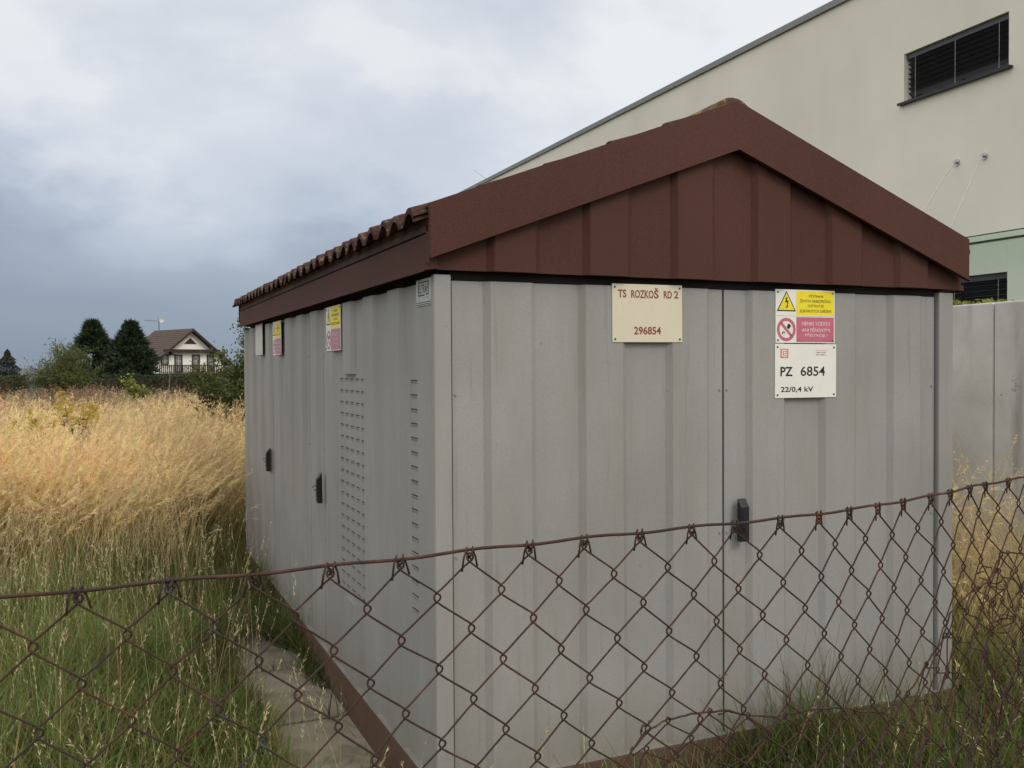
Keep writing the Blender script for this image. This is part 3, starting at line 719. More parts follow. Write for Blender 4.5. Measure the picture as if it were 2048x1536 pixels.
# ------------------------------------------------------------------ concrete wall and beige building on the right
TH = R(2.2); ta = Vector((math.sin(TH), math.cos(TH), 0)); na = Vector((math.cos(TH), -math.sin(TH), 0))    # along the wall, into the wall
def wp(o, s, n, z): return Vector((o, 0, 0))+ta*s+na*n+Vector((0, 0, z))
def obox(mb, o, s0, s1, n0, n1, z0, z1):
    return mb.add([wp(o, s, n, z) for z in (z0, z1) for s, n in ((s0, n0), (s1, n0), (s1, n1), (s0, n1))], [(0, 3, 2, 1), (4, 5, 6, 7), (0, 1, 5, 4), (1, 2, 6, 5), (2, 3, 7, 6), (3, 0, 4, 7)])
cw = thing('concrete_wall', wp(4.6, 3, 0, -.2), 'raw grey concrete wall with a vertical joint beside the kiosk', 'wall')
for a, b in ((-6.5, -3.80), (-3.79, -1.15), (-1.14, 1.433), (1.443, 4.1), (4.11, 6.7), (6.71, 9.4)):
    part('panel', obox(MB(), 4.6, a, b, 0, .25, -.7, 1.985), M_concrete, cw, bevel=.012)
part('joint_filler', obox(MB(), 4.6, -6.4, 9.3, .03, .22, -.7, 1.96), M_dark, cw)
bl = thing('house', wp(9, 8, 4, -.2), 'modern beige rendered house with strip windows behind the concrete wall', 'house')
wt = lambda s: 7.0+.0145*s
s0, s1, a0, a1 = -4, 27, 4.875, 6.575
mb = MB()
zl = [-1, 2.02, 2.69, 5.222, 5.900]
def q(sa, sb, za, zb, ya=None, yb=None):
    mb.add([wp(9, sa, 0, za), wp(9, sb, 0, za), wp(9, sb, 0, zb if yb is None else yb), wp(9, sa, 0, zb if ya is None else ya)], [(0, 1, 2, 3)])
q(s0, a0, -1, 0, wt(s0), wt(a0)); q(a1, s1, -1, 0, wt(a1), wt(s1)); q(a0, a1, -1, zl[1]); q(a0, a1, zl[2], zl[3]); q(a0, a1, zl[4], 0, wt(a0), wt(a1))
for za, zb in ((zl[1], zl[2]), (zl[3], zl[4])):      # reveals
    d = .20
    for (p1, p2) in (((a0, za), (a1, za)), ((a1, za), (a1, zb)), ((a1, zb), (a0, zb)), ((a0, zb), (a0, za))):
        mb.add([wp(9, p1[0], 0, p1[1]), wp(9, p2[0], 0, p2[1]), wp(9, p2[0], d, p2[1]), wp(9, p1[0], d, p1[1])], [(0, 1, 2, 3)])
for sx in (s0, s1): mb.add([wp(9, sx, 0, -1), wp(9, sx, 9, -1), wp(9, sx, 9, wt(sx)), wp(9, sx, 0, wt(sx))], [(0, 1, 2, 3)])
mb.add([wp(9, s0, 9, -1), wp(9, s1, 9, -1), wp(9, s1, 9, wt(s1)), wp(9, s0, 9, wt(s0))], [(0, 1, 2, 3)])
part('wall', mb, M_plaster, bl)
M_green = mat_plaster("glass_lit_render", (.65, .675, .605))  # green tint of light through the canopy glass, put into the wall colour
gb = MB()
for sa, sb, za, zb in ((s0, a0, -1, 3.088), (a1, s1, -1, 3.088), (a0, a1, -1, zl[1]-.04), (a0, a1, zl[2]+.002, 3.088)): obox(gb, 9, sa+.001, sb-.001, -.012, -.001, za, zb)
part('glass_lit_band', gb, M_green, bl)
rf = MB(); rf.add([wp(9, s0, .3, wt(s0)-.05), wp(9, s1, .3, wt(s1)-.05), wp(9, s1, 9, wt(s1)-.05), wp(9, s0, 9, wt(s0)-.05)], [(0, 1, 2, 3)])
part('roof', rf, M_coping, bl)
cp = MB()
cp.add([wp(9, s, n, wt(s)+z) for s in (s0, s1) for n, z in ((-.05, -.055), (-.05, .045), (.35, .06), (.35, -.02), (-.02, -.02), (-.02, -.055))], [(0, 1, 7, 6), (1, 2, 8, 7), (2, 3, 9, 8), (3, 4, 10, 9), (4, 5, 11, 10), (5, 0, 6, 11), (0, 5, 4, 3, 2, 1), (6, 7, 8, 9, 10, 11)])
part('roof_coping', cp, M_coping, bl)
part('lightning_rod', MB().tube([wp(9, 23.6, .1, 7.3), wp(9, 25.2, .1, 8.0)], .005, 5), M_zinc, bl)
for za, zb, nm in ((zl[1], zl[2], 0), (zl[3], zl[4], 1)):
    f = MB(); d = .19
    obox(f, 9, a0, a0+.05, .14, d, za, zb); obox(f, 9, a1-.05, a1, .14, d, za, zb); obox(f, 9, a0+.05, a1-.05, .14, d, za, za+.05); obox(f, 9, a0+.05, a1-.05, .14, d, zb-.06, zb); obox(f, 9, (a0+a1)/2-.03, (a0+a1)/2+.03, .145, d, za+.05, zb-.06)
    wn = part('window', f, M_anth, bl)
    part('pane', obox(MB(), 9, a0+.05, a1-.05, .165, .175, za+.05, zb-.06), M_pane, wn)
    b_ = MB(); z = zb-.085
    while z > za+.06:
        b_.add([wp(9, a0+.02, .045, z+.012), wp(9, a1-.02, .045, z+.012), wp(9, a1-.02, .075, z+.004), wp(9, a0+.02, .075, z+.004), wp(9, a1-.02, .118, z-.030), wp(9, a0+.02, .118, z-.030)], [(0, 1, 2, 3), (3, 2, 4, 5)]); z -= .068
    obox(b_, 9, a0+.012, a1-.012, .04, .125, zb-.075, zb-.008)
    part('blind', b_, M_slat, wn)
    c_ = MB()
    for fr in (.10, .5, .90): c_.tube([wp(9, a0+(a1-a0)*fr, .036, zb-.07), wp(9, a0+(a1-a0)*fr, .036, zb-.4), wp(9, a0+(a1-a0)*fr+.015, .05, za+.02)], .0026, 4)
    part('blind_cord', c_, M_cord, wn)
    part('window_sill', obox(MB(), 9, a0-.06, a1+.06, -.07, .14, za-.035, za-.003), M_anth, wn)
can = MB(); c0, c1 = 3.2, 6.5
can.add([wp(9, s, n, z) for s in (c0, c1) for n, z in ((-.02, 3.10), (-1.02, 3.02), (-1.02, 3.034), (-.02, 3.114))], [(0, 1, 5, 4), (1, 2, 6, 5), (2, 3, 7, 6), (3, 0, 4, 7), (0, 3, 2, 1), (4, 5, 6, 7)])
cn = part('canopy', can, M_glass, bl)
part('canopy_edge', obox(MB(), 9, c0, c1, -1.026, -1.0205, 3.021, 3.034), M_glassedge, cn)
part('canopy_edge', obox(MB(), 9, c0, c1, -.02, -.002, 3.094, 3.118), M_glassedge, cn)
for sa, za, sb in ((5.65, 4.198, 5.71), (5.22, 4.192, 4.97)):
    rd = part('stay_rod', MB().tube([wp(9, sa, -.05, za), wp(9, sb, -.93, 3.04)], .006, 6), M_steel, bl)
    part('rod_anchor', MB().disc(wp(9, sa, 0, za), -na, .045, .02, 14).disc(wp(9, sa, -.02, za), -na, .022, .045, 10), M_steel, rd)
# creeper peeping over the wall
cr = Soup(); n = 70; s_ = rng.uniform(1.45, 2.15, n); c = np.array([wp(4.6, a, .12+rng.uniform(-.1, .1), 1.985+abs(rng.normal(0, .018))) for a in s_]); leaves(cr, c, np.full(n, .05), (.22, .23, .04), .4, aspect=.8)
pl = thing('creeper_plant', wp(4.6, 1.8, .12, 1.985), 'yellow green creeper leaves lying on top of the concrete wall', 'plant'); cr.build('leaf_tuft', M_leaf, pl)
st = MB().tube([wp(4.6, 1.45, .12, 1.99), wp(4.6, 1.8, .14, 2.0), wp(4.6, 2.15, .1, 1.99)], .004, 5); part('stem', st, M_bark, pl)

# ------------------------------------------------------------------ far house
hd = Vector((-.406, .914, 0)); hl = Vector((.914, .406, 0)); H0 = Vector((10.14, 128.63, 0)); HZ = -2.5
def hp(u, d, z): return H0+hl*u+hd*d+Vector((0, 0, z))
def hbox(mb, u0, u1, d0, d1, z0, z1):
    return mb.add([hp(u, d, z) for z in (z0, z1) for u, d in ((u0, d0), (u1, d0), (u1, d1), (u0, d1))], [(0, 3, 2, 1), (4, 5, 6, 7), (0, 1, 5, 4), (1, 2, 6, 5), (2, 3, 7, 6), (3, 0, 4, 7)])
hs = thing('family_house', hp(0, 5, HZ), 'distant white house with steep brown roof and wooden balcony beyond the hedge', 'house')
hw, hs_, apz, pit = 5.0, 5.9, 6.9, .80
mb = MB().prism([(-hw, HZ), (hw, HZ), (hw, apz-.35-hw*pit), (0, apz-.35), (-hw, apz-.35-hw*pit)], lambda u, z: hp(u, .9, z), lambda u, z: hp(u, 10.2, z))
part('wall', mb, M_whitewall, hs)
mb = MB()
for sg in (-1, 1): mb.prism([(0, apz), (sg*hs_, apz-hs_*pit), (sg*hs_, apz-hs_*pit-.22), (0, apz-.24)], lambda u, z: hp(u, 0, z), lambda u, z: hp(u, 11, z))
k = .0
while k < hs_:     # courses of tiles
    for sg in (-1, 1): mb.prism([(sg*k, apz-k*pit+.03), (sg*(k+.05), apz-(k+.05)*pit+.06), (sg*(k+.06), apz-(k+.06)*pit), (sg*k, apz-k*pit)], lambda u, z: hp(u, -.02, z), lambda u, z: hp(u, 11.02, z))
    k += .36
hr = part('roof', mb, M_roof, hs)
bb = MB()
for sg in (-1, 1): bb.prism([(0, apz-.02), (sg*hs_, apz-hs_*pit-.02), (sg*hs_, apz-hs_*pit-.34), (0, apz-.36)], lambda u, z: hp(u, -.10, z), lambda u, z: hp(u, -.03, z))
part('barge_board', bb, M_wood, hr)
part('beam', hbox(hbox(hbox(MB(), -3.9, 3.9, .05, .85, 3.72, 4.10), -3.1, -2.8, .1, .8, 3.3, 3.71), 2.8, 3.1, .1, .8, 3.3, 3.71), M_wood, hs)
part('attic_window', MB().prism([(-.9, 4.85), (.9, 4.85), (0, 5.65)], lambda u, z: hp(u, .82, z), lambda u, z: hp(u, .89, z)), M_wood, hs)
for u0, u1 in ((-4.25, -3.15), (-2.35, -1.2), (.2, 1.35), (2.4, 3.5)):
    zb = 2.05 if u0 < -3 else 1.0
    f = part('window', hbox(hbox(hbox(hbox(MB(), u0, u0+.16, .8, .89, zb, 3.42), u1-.16, u1, .8, .89, zb, 3.42), u0+.16, u1-.16, .8, .89, 3.26, 3.42), u0+.16, u1-.16, .8, .89, zb, zb+.14), M_wood, hs)
    part('pane', hbox(MB(), u0+.16, u1-.16, .85, .885, zb+.14, 3.26), plain("curtained_glass", (.16, .17, .17), .15), f)
    part('glazing_bar', hbox(hbox(MB(), (u0+u1)/2-.03, (u0+u1)/2+.03, .82, .848, zb+.14, 3.26), u0+.16, u1-.16, .83, .849, 2.5, 2.56), M_dish, f)
b = part('balcony', hbox(MB(), -5.4, 5.0, -.9, .88, .70, .90), M_wood, hs)
rl = MB(); hbox(rl, -5.4, 5.0, -.9, -.84, 1.85, 1.95); hbox(rl, -5.4, 5.0, -.9, -.84, 1.0, 1.08)
u = -5.38
while u < 5: hbox(rl, u, u+.12, -.96, -.91, .92, 2.02); u += .27
part('railing', rl, M_wood, b)
fb = Soup(); c = np.array([hp(rng.choice([-4.4, -3.6, -2.5, -1.6, -.2, .8, 1.8])+rng.normal(0, .28), -1.05+rng.normal(0, .08), 1.72+rng.normal(0, .12)) for _ in range(240)]); leaves(fb, c, np.full(240, .16), (.16, .17, .10), .6); fb.build('flower_box', M_leaf, b)
wg = thing('house_wing', hp(-6, 8, HZ), 'lower brown tiled wing roof left behind the white house', 'house')
part('wall', hbox(MB(), -7.8, -5.05, 6.2, 11.5, HZ, 2.6), M_greyroof, wg)
part('roof', MB().prism([(5.6, 2.4), (8.9, 5.0), (12.2, 2.4), (12.2, 2.2), (8.9, 4.8), (5.6, 2.2)], lambda d, z: hp(-8.2, d, z), lambda d, z: hp(-2.5, d, z)), M_roof, wg)
an = thing('antenna_mast', hp(0, 9.6, apz), 'thin antenna mast with white dish on the distant house ridge', 'antenna')
p0 = hp(0, 9.6, apz); part('mast', MB().tube([p0-Vector((0, 0, .3)), p0+Vector((0, 0, 1.75))], .06, 6), M_zinc, an)
ds_ = MB(); dv = Vector((.25, -1, .1)).normalized(); ce = p0+Vector((.3, -.2, 1.5))
rng_ = [(r_, .05*(r_/.36)**2) for r_ in (0, .15, .27, .36)]; o_ = dv.orthogonal().normalized(); o2 = dv.cross(o_)
vv = []; ff = []
for r_, h_ in rng_:
    for j in range(14): vv.append(ce+dv*(h_*2)+(o_*math.cos(2*math.pi*j/14)+o2*math.sin(2*math.pi*j/14))*max(r_, .001))
for i in range(3):
    for j in range(14): ff.append((i*14+j, i*14+(j+1) % 14, (i+1)*14+(j+1) % 14, (i+1)*14+j))
part('dish', ds_.add(vv, ff), M_dish, an)
yg = MB().tube([p0+Vector((.1, 0, 1.35)), p0+Vector((-1.9, -.2, 1.45))], .03, 5)
for i in range(7): yy = p0+Vector((-.3-.25*i, -.05, 1.37+.013*i)); yg.tube([yy-Vector((0, .05, .12)), yy+Vector((0, .05, .12))], .015, 4)
part('aerial', yg, M_zinc, an)
bn = thing('barn', Vector((-8.0, 98.3, -2.4)), 'low dark grey barn roof far off between the bushes at left', 'barn')
part('wall', MB().box((-10.2, 98, -2.6), (-5.6, 106, .7)), M_greyroof, bn)
part('roof', MB().prism([(97.6, .6), (102, 1.65), (106.4, .6), (106.4, .4), (102, 1.45), (97.6, .4)], lambda d, z: (-10.4, d, z), lambda d, z: (-5.4, d, z)), M_greyroof, bn)

# ------------------------------------------------------------------ trees, shrubs, hedges
def trunk_mb(base, h, r, lim, rg, spread):
    mb = MB(); b = Vector(base)
    mb.tube([b-Vector((0, 0, .1)), b+Vector((rg.uniform(-.05, .05), 0, h*.35)), b+Vector((rg.uniform(-.1, .1), 0, h*.7)), b+Vector((0, 0, h*.93))], [r, r*.8, r*.5, r*.15], 8)
    for i in range(lim):
        z = h*rg.uniform(.12, .85); a = rg.uniform(0, 6.28); l = spread*(1-z/h*.7)*rg.uniform(.6, 1)
        p = b+Vector((0, 0, z)); d = Vector((math.cos(a), math.sin(a), .45)); mb.tube([p, p+d*l*.5, p+d*l+Vector((0, 0, l*.1))], [r*.3, r*.2, r*.06], 5)
    return mb
def pine(base, h, rad, seed, label):
    rg = np.random.default_rng(seed); rp = random.Random(seed)
    t = thing('pine_tree', base, label, 'tree', 'dark pines behind the field')
    part('trunk', trunk_mb(base, h, .09, 16, rp, rad*.8), M_bark, t)
    so = Soup(); n = 950
    zf = rg.uniform(0.02, 1, n)**.9; prof = np.minimum(1, (1-zf)*1.8+.07)*np.minimum(1, .90+zf*1.5)
    a = rg.uniform(0, 2*np.pi, n); rr = rad*prof*rg.uniform(.35, 1.04, n)**.6
    lump = 1+.17*np.sin(a*5+zf*13)+.14*np.sin(a*3-zf*21)
    C = np.stack([np.cos(a)*rr*lump, np.sin(a)*rr*lump, zf*h*.97+.03*h], 1)+np.array(base)
    for _ in range(1):
        k = 13; cl_ = np.repeat(C, k, 0)
        dr = rg.normal(size=(n*k, 3)); dr[:, 2] = np.abs(dr[:, 2])+.35
        outw = np.repeat(np.stack([np.cos(a), np.sin(a), np.zeros(n)], 1), k, 0); dr += outw*.9; dr /= np.linalg.norm(dr, axis=1)[:, None]
        ln = .36*rg.uniform(.5, 1.3, (n*k, 1)); sdv = np.cross(dr, rg.normal(size=(n*k, 3))); sdv /= np.linalg.norm(sdv, axis=1)[:, None]
        base_c = np.repeat(rg.uniform(.6, 1.5, (n, 1)), k, 0)*np.array([.028, .043, .021])*rg.uniform(.8, 1.25, (n*k, 1))
        V = np.stack([cl_, cl_+dr*ln*.5+sdv*.035, cl_+dr*ln, cl_+dr*ln*.5-sdv*.035], 1)
        so.add(V, np.repeat(base_c[:, None, :], 4, 1), Q=np.arange(n*k*4).reshape(-1, 4))
    so.build('crown', M_needle, t); return t
pine((-1.61, 53.95, -.25), 4.35, 1.30, 21, 'taller dark pine with a rounded top behind the olive bush')
pine((.30, 50.96, -.22), 4.15, 1.22, 22, 'dark conical pine right beside the white house roof')
def bush(name, base, h, rx, n, col, seed, label, cat, leaf=.07, asp=.4, profile=None, stems=9, group=None, clump=.16, lean=0, twig=0):
    rg = np.random.default_rng(seed); rp = random.Random(seed)
    t = thing(name, base, label, cat, group)
    mb = MB(); b = Vector(base); tips = []
    for i in range(stems):
        a = rp.uniform(0, 6.28); rr = rx*rp.uniform(.15, .95); hh = h*rp.uniform(.6, 1.02)*(1-.35*(rr/rx)**2)
        e = b+Vector((math.cos(a)*rr+lean*hh, math.sin(a)*rr, hh)); m_ = b.lerp(e, .5)+Vector((-math.cos(a)*rr*.15, -math.sin(a)*rr*.15, hh*.08))
        mb.tube([b+Vector((math.cos(a)*.08, math.sin(a)*.08, -.05)), m_, e], [.022, .014, .003], 5); tips.append((b, m_, e))
    part('stem', mb, M_bark, t)
    so = Soup(); ti = rg.integers(0, stems, n//9); s = rg.uniform(.25, 1.03, n//9)**.8
    P0 = np.array([tips[i][0] for i in ti]); P1 = np.array([tips[i][1] for i in ti]); P2 = np.array([tips[i][2] for i in ti]); s = s[:, None]
    C = (1-s)**2*P0+2*s*(1-s)*P1+s*s*P2+rg.normal(0, 1, (len(ti), 3))*np.array([rx*.26, rx*.26, h*.07])*(1.15-s*.85)
    C[:, 2] = np.maximum(C[:, 2], base[2]+.05)
    D = np.repeat(C, 9, 0)+rg.normal(0, clump*.5, (len(ti)*9, 3))
    shade = np.repeat(rg.uniform(.65, 1.4, (len(ti), 1)), 9, 0)
    colr = np.asarray(col)*shade*(1+rg.normal(0, .08, (len(D), 3)))
    leaves(so, D, np.full(len(D), leaf), colr, .2, upb=.3, aspect=asp, rg=rg)
    so.build('foliage', M_leaf, t); return t
bush('willow_bush', (-2.25, 30.1, -.22), 2.75, 1.15, 13000, (.105, .12, .04), 31, 'olive green bush with upright shoots left of the pines', 'bush', leaf=.10, asp=.3, stems=34, clump=.20)
bush('locust_shrub', (1.30, 12.6, -.2), 2.4, 1.05, 34000, (.082, .100, .030), 32, 'large green shrub touching the far corner of the kiosk', 'shrub', leaf=.065, asp=.5, stems=44, clump=.15)
bush('locust_shrub', (1.70, 13.6, -.2), 2.8, 1.0, 9000, (.075, .10, .032), 33, 'loose leafy shrub with open twigs against the sky under the kiosk eave', 'shrub', leaf=.055, asp=.5, stems=16, clump=.13)
def conifer(base, h, rad, seed, label, col):
    rg = np.random.default_rng(seed); t = thing('spruce_tree', base, label, 'tree'); part('trunk', trunk_mb(base, h, .08, 6, random.Random(seed), rad*.7), M_bark, t)
    so = Soup(); n = 5000; zf = rg.uniform(0, 1, n); a = rg.uniform(0, 6.28, n); rr = rad*(1-zf)**.8*rg.uniform(.4, 1, n)*(1+.2*np.sin(zf*40))
    C = np.stack([np.cos(a)*rr, np.sin(a)*rr, zf*h], 1)+np.array(base); cc_ = np.asarray(col)*np.ones((n, 1)); br = (zf > .72) & (rg.uniform(0, 1, n) < .8); cc_[br] = (.055, .046, .036)
    leaves(so, C, np.full(n, .16), cc_, .4, aspect=.4, rg=rg); so.build('crown', M_needle, t)
conifer((-6.75, 64.9, -.9), 3.7, 1.7, 41, 'bluish spruce with a brown dead top at the far left', (.035, .05, .052))
def hedge(p0, p1, zt_, th, col, seed, label):
    rg = np.random.default_rng(seed); p0 = np.array(p0); p1 = np.array(p1); d = p1-p0; ln = np.linalg.norm(d[:2]); u_ = d/ln; v_ = np.array([-u_[1], u_[0], 0])
    t = thing('hedge', tuple((p0+p1)/2), label, 'hedge', 'clipped hedges beyond the field')
    core = MB(); h = zt_-p0[2]
    core.add([p0+u_*a+v_*b+np.array([0, 0, z]) for z in (0, h-.08) for a, b in ((.05, -th/2+.06), (ln-.05, -th/2+.06), (ln-.05, th/2-.06), (.05, th/2-.06))], [(0, 3, 2, 1), (4, 5, 6, 7), (0, 1, 5, 4), (1, 2, 6, 5), (2, 3, 7, 6), (3, 0, 4, 7)])
    part('branch_core', core, M_bark, t)
    so = Soup(); n = int(ln*900); a = rg.uniform(0, ln, n); f_ = rg.uniform(0, 1, n); top = f_ < .4
    b = np.where(top, rg.uniform(-th/2, th/2, n), np.where(rg.uniform(0, 1, n) < .8, -th/2, th/2)); z = np.where(top, h, rg.uniform(0, h, n))
    C = p0+u_*a[:, None]+v_*b[:, None]+np.array([0, 0, 1.])*z[:, None]+rg.normal(0, .05, (n, 3)); C[:, 2] += .05*np.sin(a*1.3)
    leaves(so, C, np.full(n, .10), col, .45, aspect=.6, rg=rg); so.build('foliage', M_leaf, t)
hedge((-9.5, 47.2, -.2), (-4.35, 46.6, -.2), 1.22, 1.0, (.05, .075, .018), 51, 'lighter green clipped hedge left of the olive bush')
hedge((-1.6, 44.9, -.2), (5.6, 43.6, -.2), 1.16, 1.0, (.026, .046, .017), 52, 'dark green clipped hedge in front of the white house')
# metal post in the field, sapling
po = MB().tube([(1.45, 39.4, -.25), (1.55, 39.4, 1.42)], .032, 8)
tag(part('fence_post', po, M_zinc), 'thin pale metal post standing in front of the dark hedge', 'post')
bush('sapling', (-.34, 22.7, -.2), 1.75, .34, 900, (.17, .19, .045), 61, 'yellow green sapling rising above the dry field before the hedge', 'sapling', leaf=.09, asp=.6, stems=7, clump=.12)

# goldenrod plants
def goldenrod(base, h, seed, label, stems=5):
    rg = np.random.default_rng(seed); rp = random.Random(seed); t = thing('goldenrod_plant', base, label, 'wildflower', 'goldenrod in the dry field')
    mb = MB(); fl = Soup(); lf = Soup()
    for i in range(stems):
        e = Vector(base)+Vector((rp.uniform(-.17, .17), rp.uniform(-.15, .15), h*rp.uniform(.86, 1.0))); b = Vector(base)+Vector((rp.uniform(-.06, .06), rp.uniform(-.06, .06), 0)); m_ = b.lerp(e, .6)-Vector(((e.x-b.x)*.25, (e.y-b.y)*.25, 0))
        mb.tube([b, m_, e], [.004, .0035, .0015], 5)
        n = 44; s = rg.uniform(.2, .86, n)[:, None]; C = (1-s)**2*np.array(b)+2*s*(1-s)*np.array(m_)+s*s*np.array(e)+rg.normal(0, .03, (n, 3))
        leaves(lf, C, np.full(n, .085), (.095, .11, .028), .35, aspect=.17, rg=rg)
        for k in range(11):        # arching side sprays of small yellow flowers
            f = k/11; o = np.array(e)-np.array([0, 0, .24*f]); a = rg.uniform(0, 6.28); l = .03+.11*f**.7
            q_ = np.linspace(0, 1, 16)[:, None]; pts = o+q_*l*np.array([math.cos(a), math.sin(a), .35])-np.array([0, 0, 1])*(q_**2*l*.4)
            pts = np.repeat(pts, 3, 0)+rg.normal(0, .008, (48, 3)); leaves(fl, pts, np.full(48, .013), (.56, .42, .07), .4, aspect=.8, rg=rg)
    part('stem', mb, plain('green_stem', (.10, .11, .035), .8), t); lf.build('leaf', M_leaf, t); fl.build('flower_head', M_leaf, t)
goldenrod((-1.38, 7.87, -.2), 1.53, 71, 'tallest goldenrod with the biggest amber flower heads in the dry grass', 7)
goldenrod((-1.62, 7.15, -.2), 1.35, 72, 'goldenrod with two slender stems just left of the tallest one', 4)
goldenrod((-1.80, 7.0, -.2), 1.33, 73, 'goldenrod with drooping yellow sprays third from the right', 3)
goldenrod((-1.97, 6.95, -.2), 1.20, 74, 'shortest goldenrod at the far left of the yellow row', 2)
goldenrod((-1.22, 8.3, -.2), 1.38, 75, 'pale goldenrod rightmost in the row leaning out of the dry grass', 3)

# ------------------------------------------------------------------ grasses (uncountable)
def scatter(n, box, keep):
    x0, y0, x1, y1 = box; P = []
    tot = 0
    while tot < n:
        p = np.stack([rng.uniform(x0, x1, n), rng.uniform(y0, y1, n)], 1); p = p[keep(p[:, 0], p[:, 1])]; P.append(p); tot += len(p)
        if len(p) == 0: break
    return np.concatenate(P)[:n]
def lown(x, y, s=1.0, ph=0): return .5+.25*np.sin(x*1.9*s+ph+1.3*np.sin(y*1.1*s))+.25*np.sin(y*2.3*s+ph*2+1.1*np.sin(x*1.7*s))
def wedge(x, y, a0=-12, a1=13):
    a = np.degrees(np.arctan2(x+1.0961, y+3.1768)); return (a > a0) & (a < a1)
def edge(x): return 3.45+1.9*np.clip((x+1.5)/1.3, 0, 1)      # where the dry field begins
# dry field
dry = Soup()
def dryband(n, d0, d1, strands, sl, sw, w, hmul=1.0):
    def keep(x, y):
        d = np.hypot(x+1.0961, y+3.1768); k = wedge(x, y) & (d > d0) & (d < d1) & (rng.uniform(0, 1, len(x)) < np.clip((y-edge(x)-lown(x, y, 1.2)*2.2+1.0)/2.2, 0, 1)**1.5) & ~((x > -.35) & (y < 5.2))
        return k & ((lown(x, y, .8, 2) > .22) | (rng.uniform(0, 1, len(x)) < .5))
    r = d1; p = scatter(n, (-r*.25-1.2, 2.5, r*.25-1.0, d1-2.9), keep)
    n = len(p); b = np.concatenate([p, np.full((n, 1), -.22)], 1)
    az = np.where(rng.uniform(0, 1, n) < .65, rng.normal(-.35, .7, n), rng.uniform(0, 6.28, n))
    tall = .9+.16*lown(p[:, 0], p[:, 1], .6)
    h = rng.normal(1.02, .13, n)*hmul*tall
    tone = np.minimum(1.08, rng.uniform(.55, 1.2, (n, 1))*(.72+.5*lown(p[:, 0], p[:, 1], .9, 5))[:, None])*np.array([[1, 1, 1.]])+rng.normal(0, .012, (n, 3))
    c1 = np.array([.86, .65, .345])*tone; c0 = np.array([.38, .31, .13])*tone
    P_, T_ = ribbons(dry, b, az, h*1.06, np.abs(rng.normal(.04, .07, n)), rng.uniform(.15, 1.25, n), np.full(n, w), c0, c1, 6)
    col = np.array([.94, .71, .39])*tone*(1+rng.normal(0, .06, (n, 3)))
    plumes(dry, P_[:, -1], T_, rng.uniform(.12, .24, n), strands, sl, sw, col, .5)
    # dead leaf blades lower down
    m = n*2//3; i = rng.integers(0, n, m); bb_ = b[i]+np.concatenate([rng.normal(0, .03, (m, 2)), np.zeros((m, 1))], 1)
    gr = rng.uniform(0, 1, (m, 1)); cc0 = np.array([.17, .16, .06])*(1-gr)+np.array([.07, .10, .03])*gr
    ribbons(dry, bb_, rng.uniform(0, 6.28, m), rng.uniform(.4, .8, m), np.abs(rng.normal(.1, .12, m)), rng.uniform(.3, 1.6, m), np.full(m, w*1.5), cc0, cc0*1.2+np.array([.12, .09, .03])*(1-gr), 4)
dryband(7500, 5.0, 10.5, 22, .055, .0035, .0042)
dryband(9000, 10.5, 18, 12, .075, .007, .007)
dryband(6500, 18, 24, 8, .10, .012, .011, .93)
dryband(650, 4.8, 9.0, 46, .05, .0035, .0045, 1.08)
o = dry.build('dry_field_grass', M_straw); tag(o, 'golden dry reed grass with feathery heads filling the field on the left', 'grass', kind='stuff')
# brownish weeds at the far edge of the field
wd = Soup()
def keepw(x, y): d = np.hypot(x+1.1, y+3.18); return wedge(x, y) & (d > 21.5) & (d < 34) & (lown(x, y, .7, 3) > .25)
p = scatter(6500, (-9, 18, 8, 31), keepw); n = len(p); b = np.concatenate([p, np.full((n, 1), -.22)], 1); tone = rng.uniform(.7, 1.3, (n, 1)); pick = lown(p[:, 0], p[:, 1], .6, 4)[:, None]
col = (np.array([.27, .165, .11])*(pick > .72)+np.array([.40, .31, .18])*(pick <= .72))*tone
P_, T_ = ribbons(wd, b, rng.uniform(0, 6.28, n), rng.uniform(.7, 1.25, n)*(.85+.3*pick[:, 0]), np.abs(rng.normal(0, .1, n)), rng.uniform(0, .4, n), np.full(n, .013), col*.7, col, 4)
plumes(wd, P_[:, -1], T_, rng.uniform(.25, .5, n), 9, .11, .02, col, 1.0)
o = wd.build('field_weeds', M_straw); tag(o, 'reddish brown dried weeds along the far edge of the golden field', 'weeds', kind='stuff')
# green grass near the kiosk and fence
gg = Soup()
def onpath(x, y): return (x > -.44) & (x < .03) & (y > -1.1) & (y < 5.2)
def inside(x, y): return (x > -.01) & (x < 2.6) & (y > -.01) & (y < 4.95)
def greenpatch(n, box, keep, h0, h1, w, tone=1.0, stiff=1.0):
    p = scatter(n, box, keep); n = len(p); b = np.concatenate([p, np.full((n, 1), -.21)], 1)
    cl_ = lown(p[:, 0], p[:, 1], 2.2, 1); h = rng.uniform(h0, h1, n)*(.6+.8*cl_)*np.where((p[:, 0] > -.75) & (p[:, 0] < -.3) & (p[:, 1] < 2.6), .6, 1)
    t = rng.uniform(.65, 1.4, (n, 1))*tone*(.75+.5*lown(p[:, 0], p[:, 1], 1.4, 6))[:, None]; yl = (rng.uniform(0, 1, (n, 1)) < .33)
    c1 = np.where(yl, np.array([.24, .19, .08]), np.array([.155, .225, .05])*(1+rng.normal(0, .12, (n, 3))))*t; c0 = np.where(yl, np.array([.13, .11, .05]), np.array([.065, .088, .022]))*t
    ribbons(gg, b, rng.uniform(0, 6.28, n), h, np.abs(rng.normal(.12, .16, n)), rng.uniform(.2, 1.9, n)*stiff, rng.uniform(.7, 1.4, n)*w, c0, c1, 5)
greenpatch(52000, (-4.2, -1.2, -.38, 5.4), lambda x, y: wedge(x, y, -24, 30) & (y < edge(x)+1.2), .18, .52, .0042)
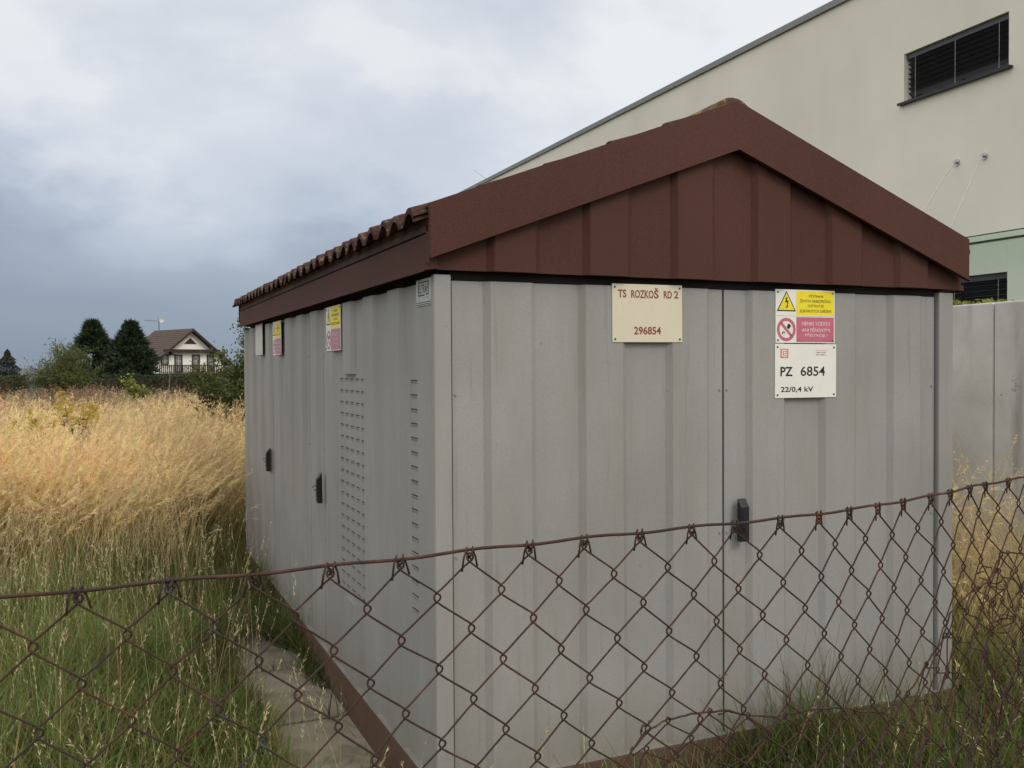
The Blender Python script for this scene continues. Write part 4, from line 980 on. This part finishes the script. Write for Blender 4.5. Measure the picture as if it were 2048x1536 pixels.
greenpatch(9000, (-.55, .2, .02, 5.3), lambda x, y: (x < -.42+.045*np.sin(y*5)+.12*np.clip((y-3.0)/1, 0, 1)) | ((x > -.04-.13*np.clip((y-1.6)/1.2, 0, 1)*(.5+.5*np.sin(y*7+1))) & (y > 1.75)) | ((np.abs((y+1.15) % .84-.83) < .02) & (y > .5) & (rng.uniform(0, 1, len(x)) < np.where(y > 2.2, .9, .16))) | ((y > 3.8) & (lown(x*3, y) > .4)), .10, .34, .0045, .7)
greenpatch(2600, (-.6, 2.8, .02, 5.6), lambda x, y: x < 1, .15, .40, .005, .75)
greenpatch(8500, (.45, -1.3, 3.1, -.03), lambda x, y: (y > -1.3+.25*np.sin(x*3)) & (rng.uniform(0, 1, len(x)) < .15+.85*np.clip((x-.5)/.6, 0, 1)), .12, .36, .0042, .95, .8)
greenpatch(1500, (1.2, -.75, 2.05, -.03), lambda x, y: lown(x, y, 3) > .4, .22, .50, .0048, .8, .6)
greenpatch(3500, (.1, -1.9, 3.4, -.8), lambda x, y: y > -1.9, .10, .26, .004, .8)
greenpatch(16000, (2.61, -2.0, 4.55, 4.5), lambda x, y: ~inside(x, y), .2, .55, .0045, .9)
p = scatter(420, (-.43, .4, 0, 4.2), lambda x, y: lown(x, y, 2.5, 2) > .35); n = len(p)     # fallen blades lying on the slabs
ribbons(gg, np.concatenate([p, np.full((n, 1), -.176)], 1), rng.uniform(0, 6.28, n), rng.uniform(.04, .18, n), np.full(n, 1.52), rng.uniform(-.1, .12, n), np.full(n, .003), np.tile([.16, .13, .06], (n, 1)), np.tile([.26, .21, .11], (n, 1))*rng.uniform(.5, 1.1, (n, 1)), 3)
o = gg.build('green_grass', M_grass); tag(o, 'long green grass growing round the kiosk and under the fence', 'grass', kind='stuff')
# pale seed stalks
sk = Soup()
def stalks(n, box, keep, h0, h1, col, w=.0022, k=16, sl=.03, sw=.0032, pl=.2, bend=.5):
    p = scatter(n, box, keep); n = len(p); b = np.concatenate([p, np.full((n, 1), -.2)], 1); tone = rng.uniform(.7, 1.25, (n, 1))
    P_, T_ = ribbons(sk, b, rng.uniform(0, 6.28, n), rng.uniform(h0, h1, n), np.abs(rng.normal(.05, .09, n)), rng.uniform(.0, bend, n), np.full(n, w), np.array(col)*.55*tone, np.array(col)*tone, 6)
    plumes(sk, P_[:, -1], T_, rng.uniform(.6, 1.2, n)*pl, k, sl, sw, np.array(col)*1.05*tone, .35)
stalks(760, (-3.6, .6, -.3, 4.6), lambda x, y: wedge(x, y, -20, 14) & (rng.uniform(0, 1, len(x)) < .2+.8*np.clip((y-1.2)/2.6, 0, 1)), .5, 1.0, (.58, .50, .29))
stalks(170, (-2.4, -.6, -.25, 2.2), lambda x, y: wedge(x, y, -14, 25), .35, .62, (.60, .52, .31))
stalks(14, (-.4, -.6, .7, -.1), lambda x, y: x > -1, .3, .52, (.58, .50, .29))
stalks(28, (1.2, -1.2, 3.2, -.1), lambda x, y: x > -1, .3, .62, (.58, .48, .27), bend=.9)
stalks(130, (2.7, -1.6, 4.5, 3.5), lambda x, y: x > 2.66, .5, .85, (.56, .47, .27))
o = sk.build('seed_stalks', M_straw); tag(o, 'thin pale seed stalks standing above the green grass by the fence', 'grass', kind='stuff')
# dry tuft between kiosk and concrete wall
dt = Soup(); p = scatter(4600, (2.75, .1, 4.5, 4.8), lambda x, y: (lown(x, y, .9) > .15)); n = len(p); b = np.concatenate([p, np.full((n, 1), -.2)], 1); tone = rng.uniform(.75, 1.25, (n, 1))
P_, T_ = ribbons(dt, b, rng.uniform(0, 6.28, n), rng.uniform(.8, 1.35, n), np.abs(rng.normal(.1, .12, n)), rng.uniform(.3, 1.9, n), np.full(n, .004), np.array([.34, .28, .12])*tone, np.array([.80, .61, .31])*tone, 6)
i = rng.uniform(0, 1, n) < .45
plumes(dt, P_[i][:, -1], T_[i], rng.uniform(.1, .2, i.sum()), 16, .05, .0035, np.array([.86, .64, .33])*tone[i], .5)
o = dt.build('dry_grass_tuft', M_straw); tag(o, 'bent dry straw clump between the kiosk corner and concrete wall', 'grass', kind='stuff')
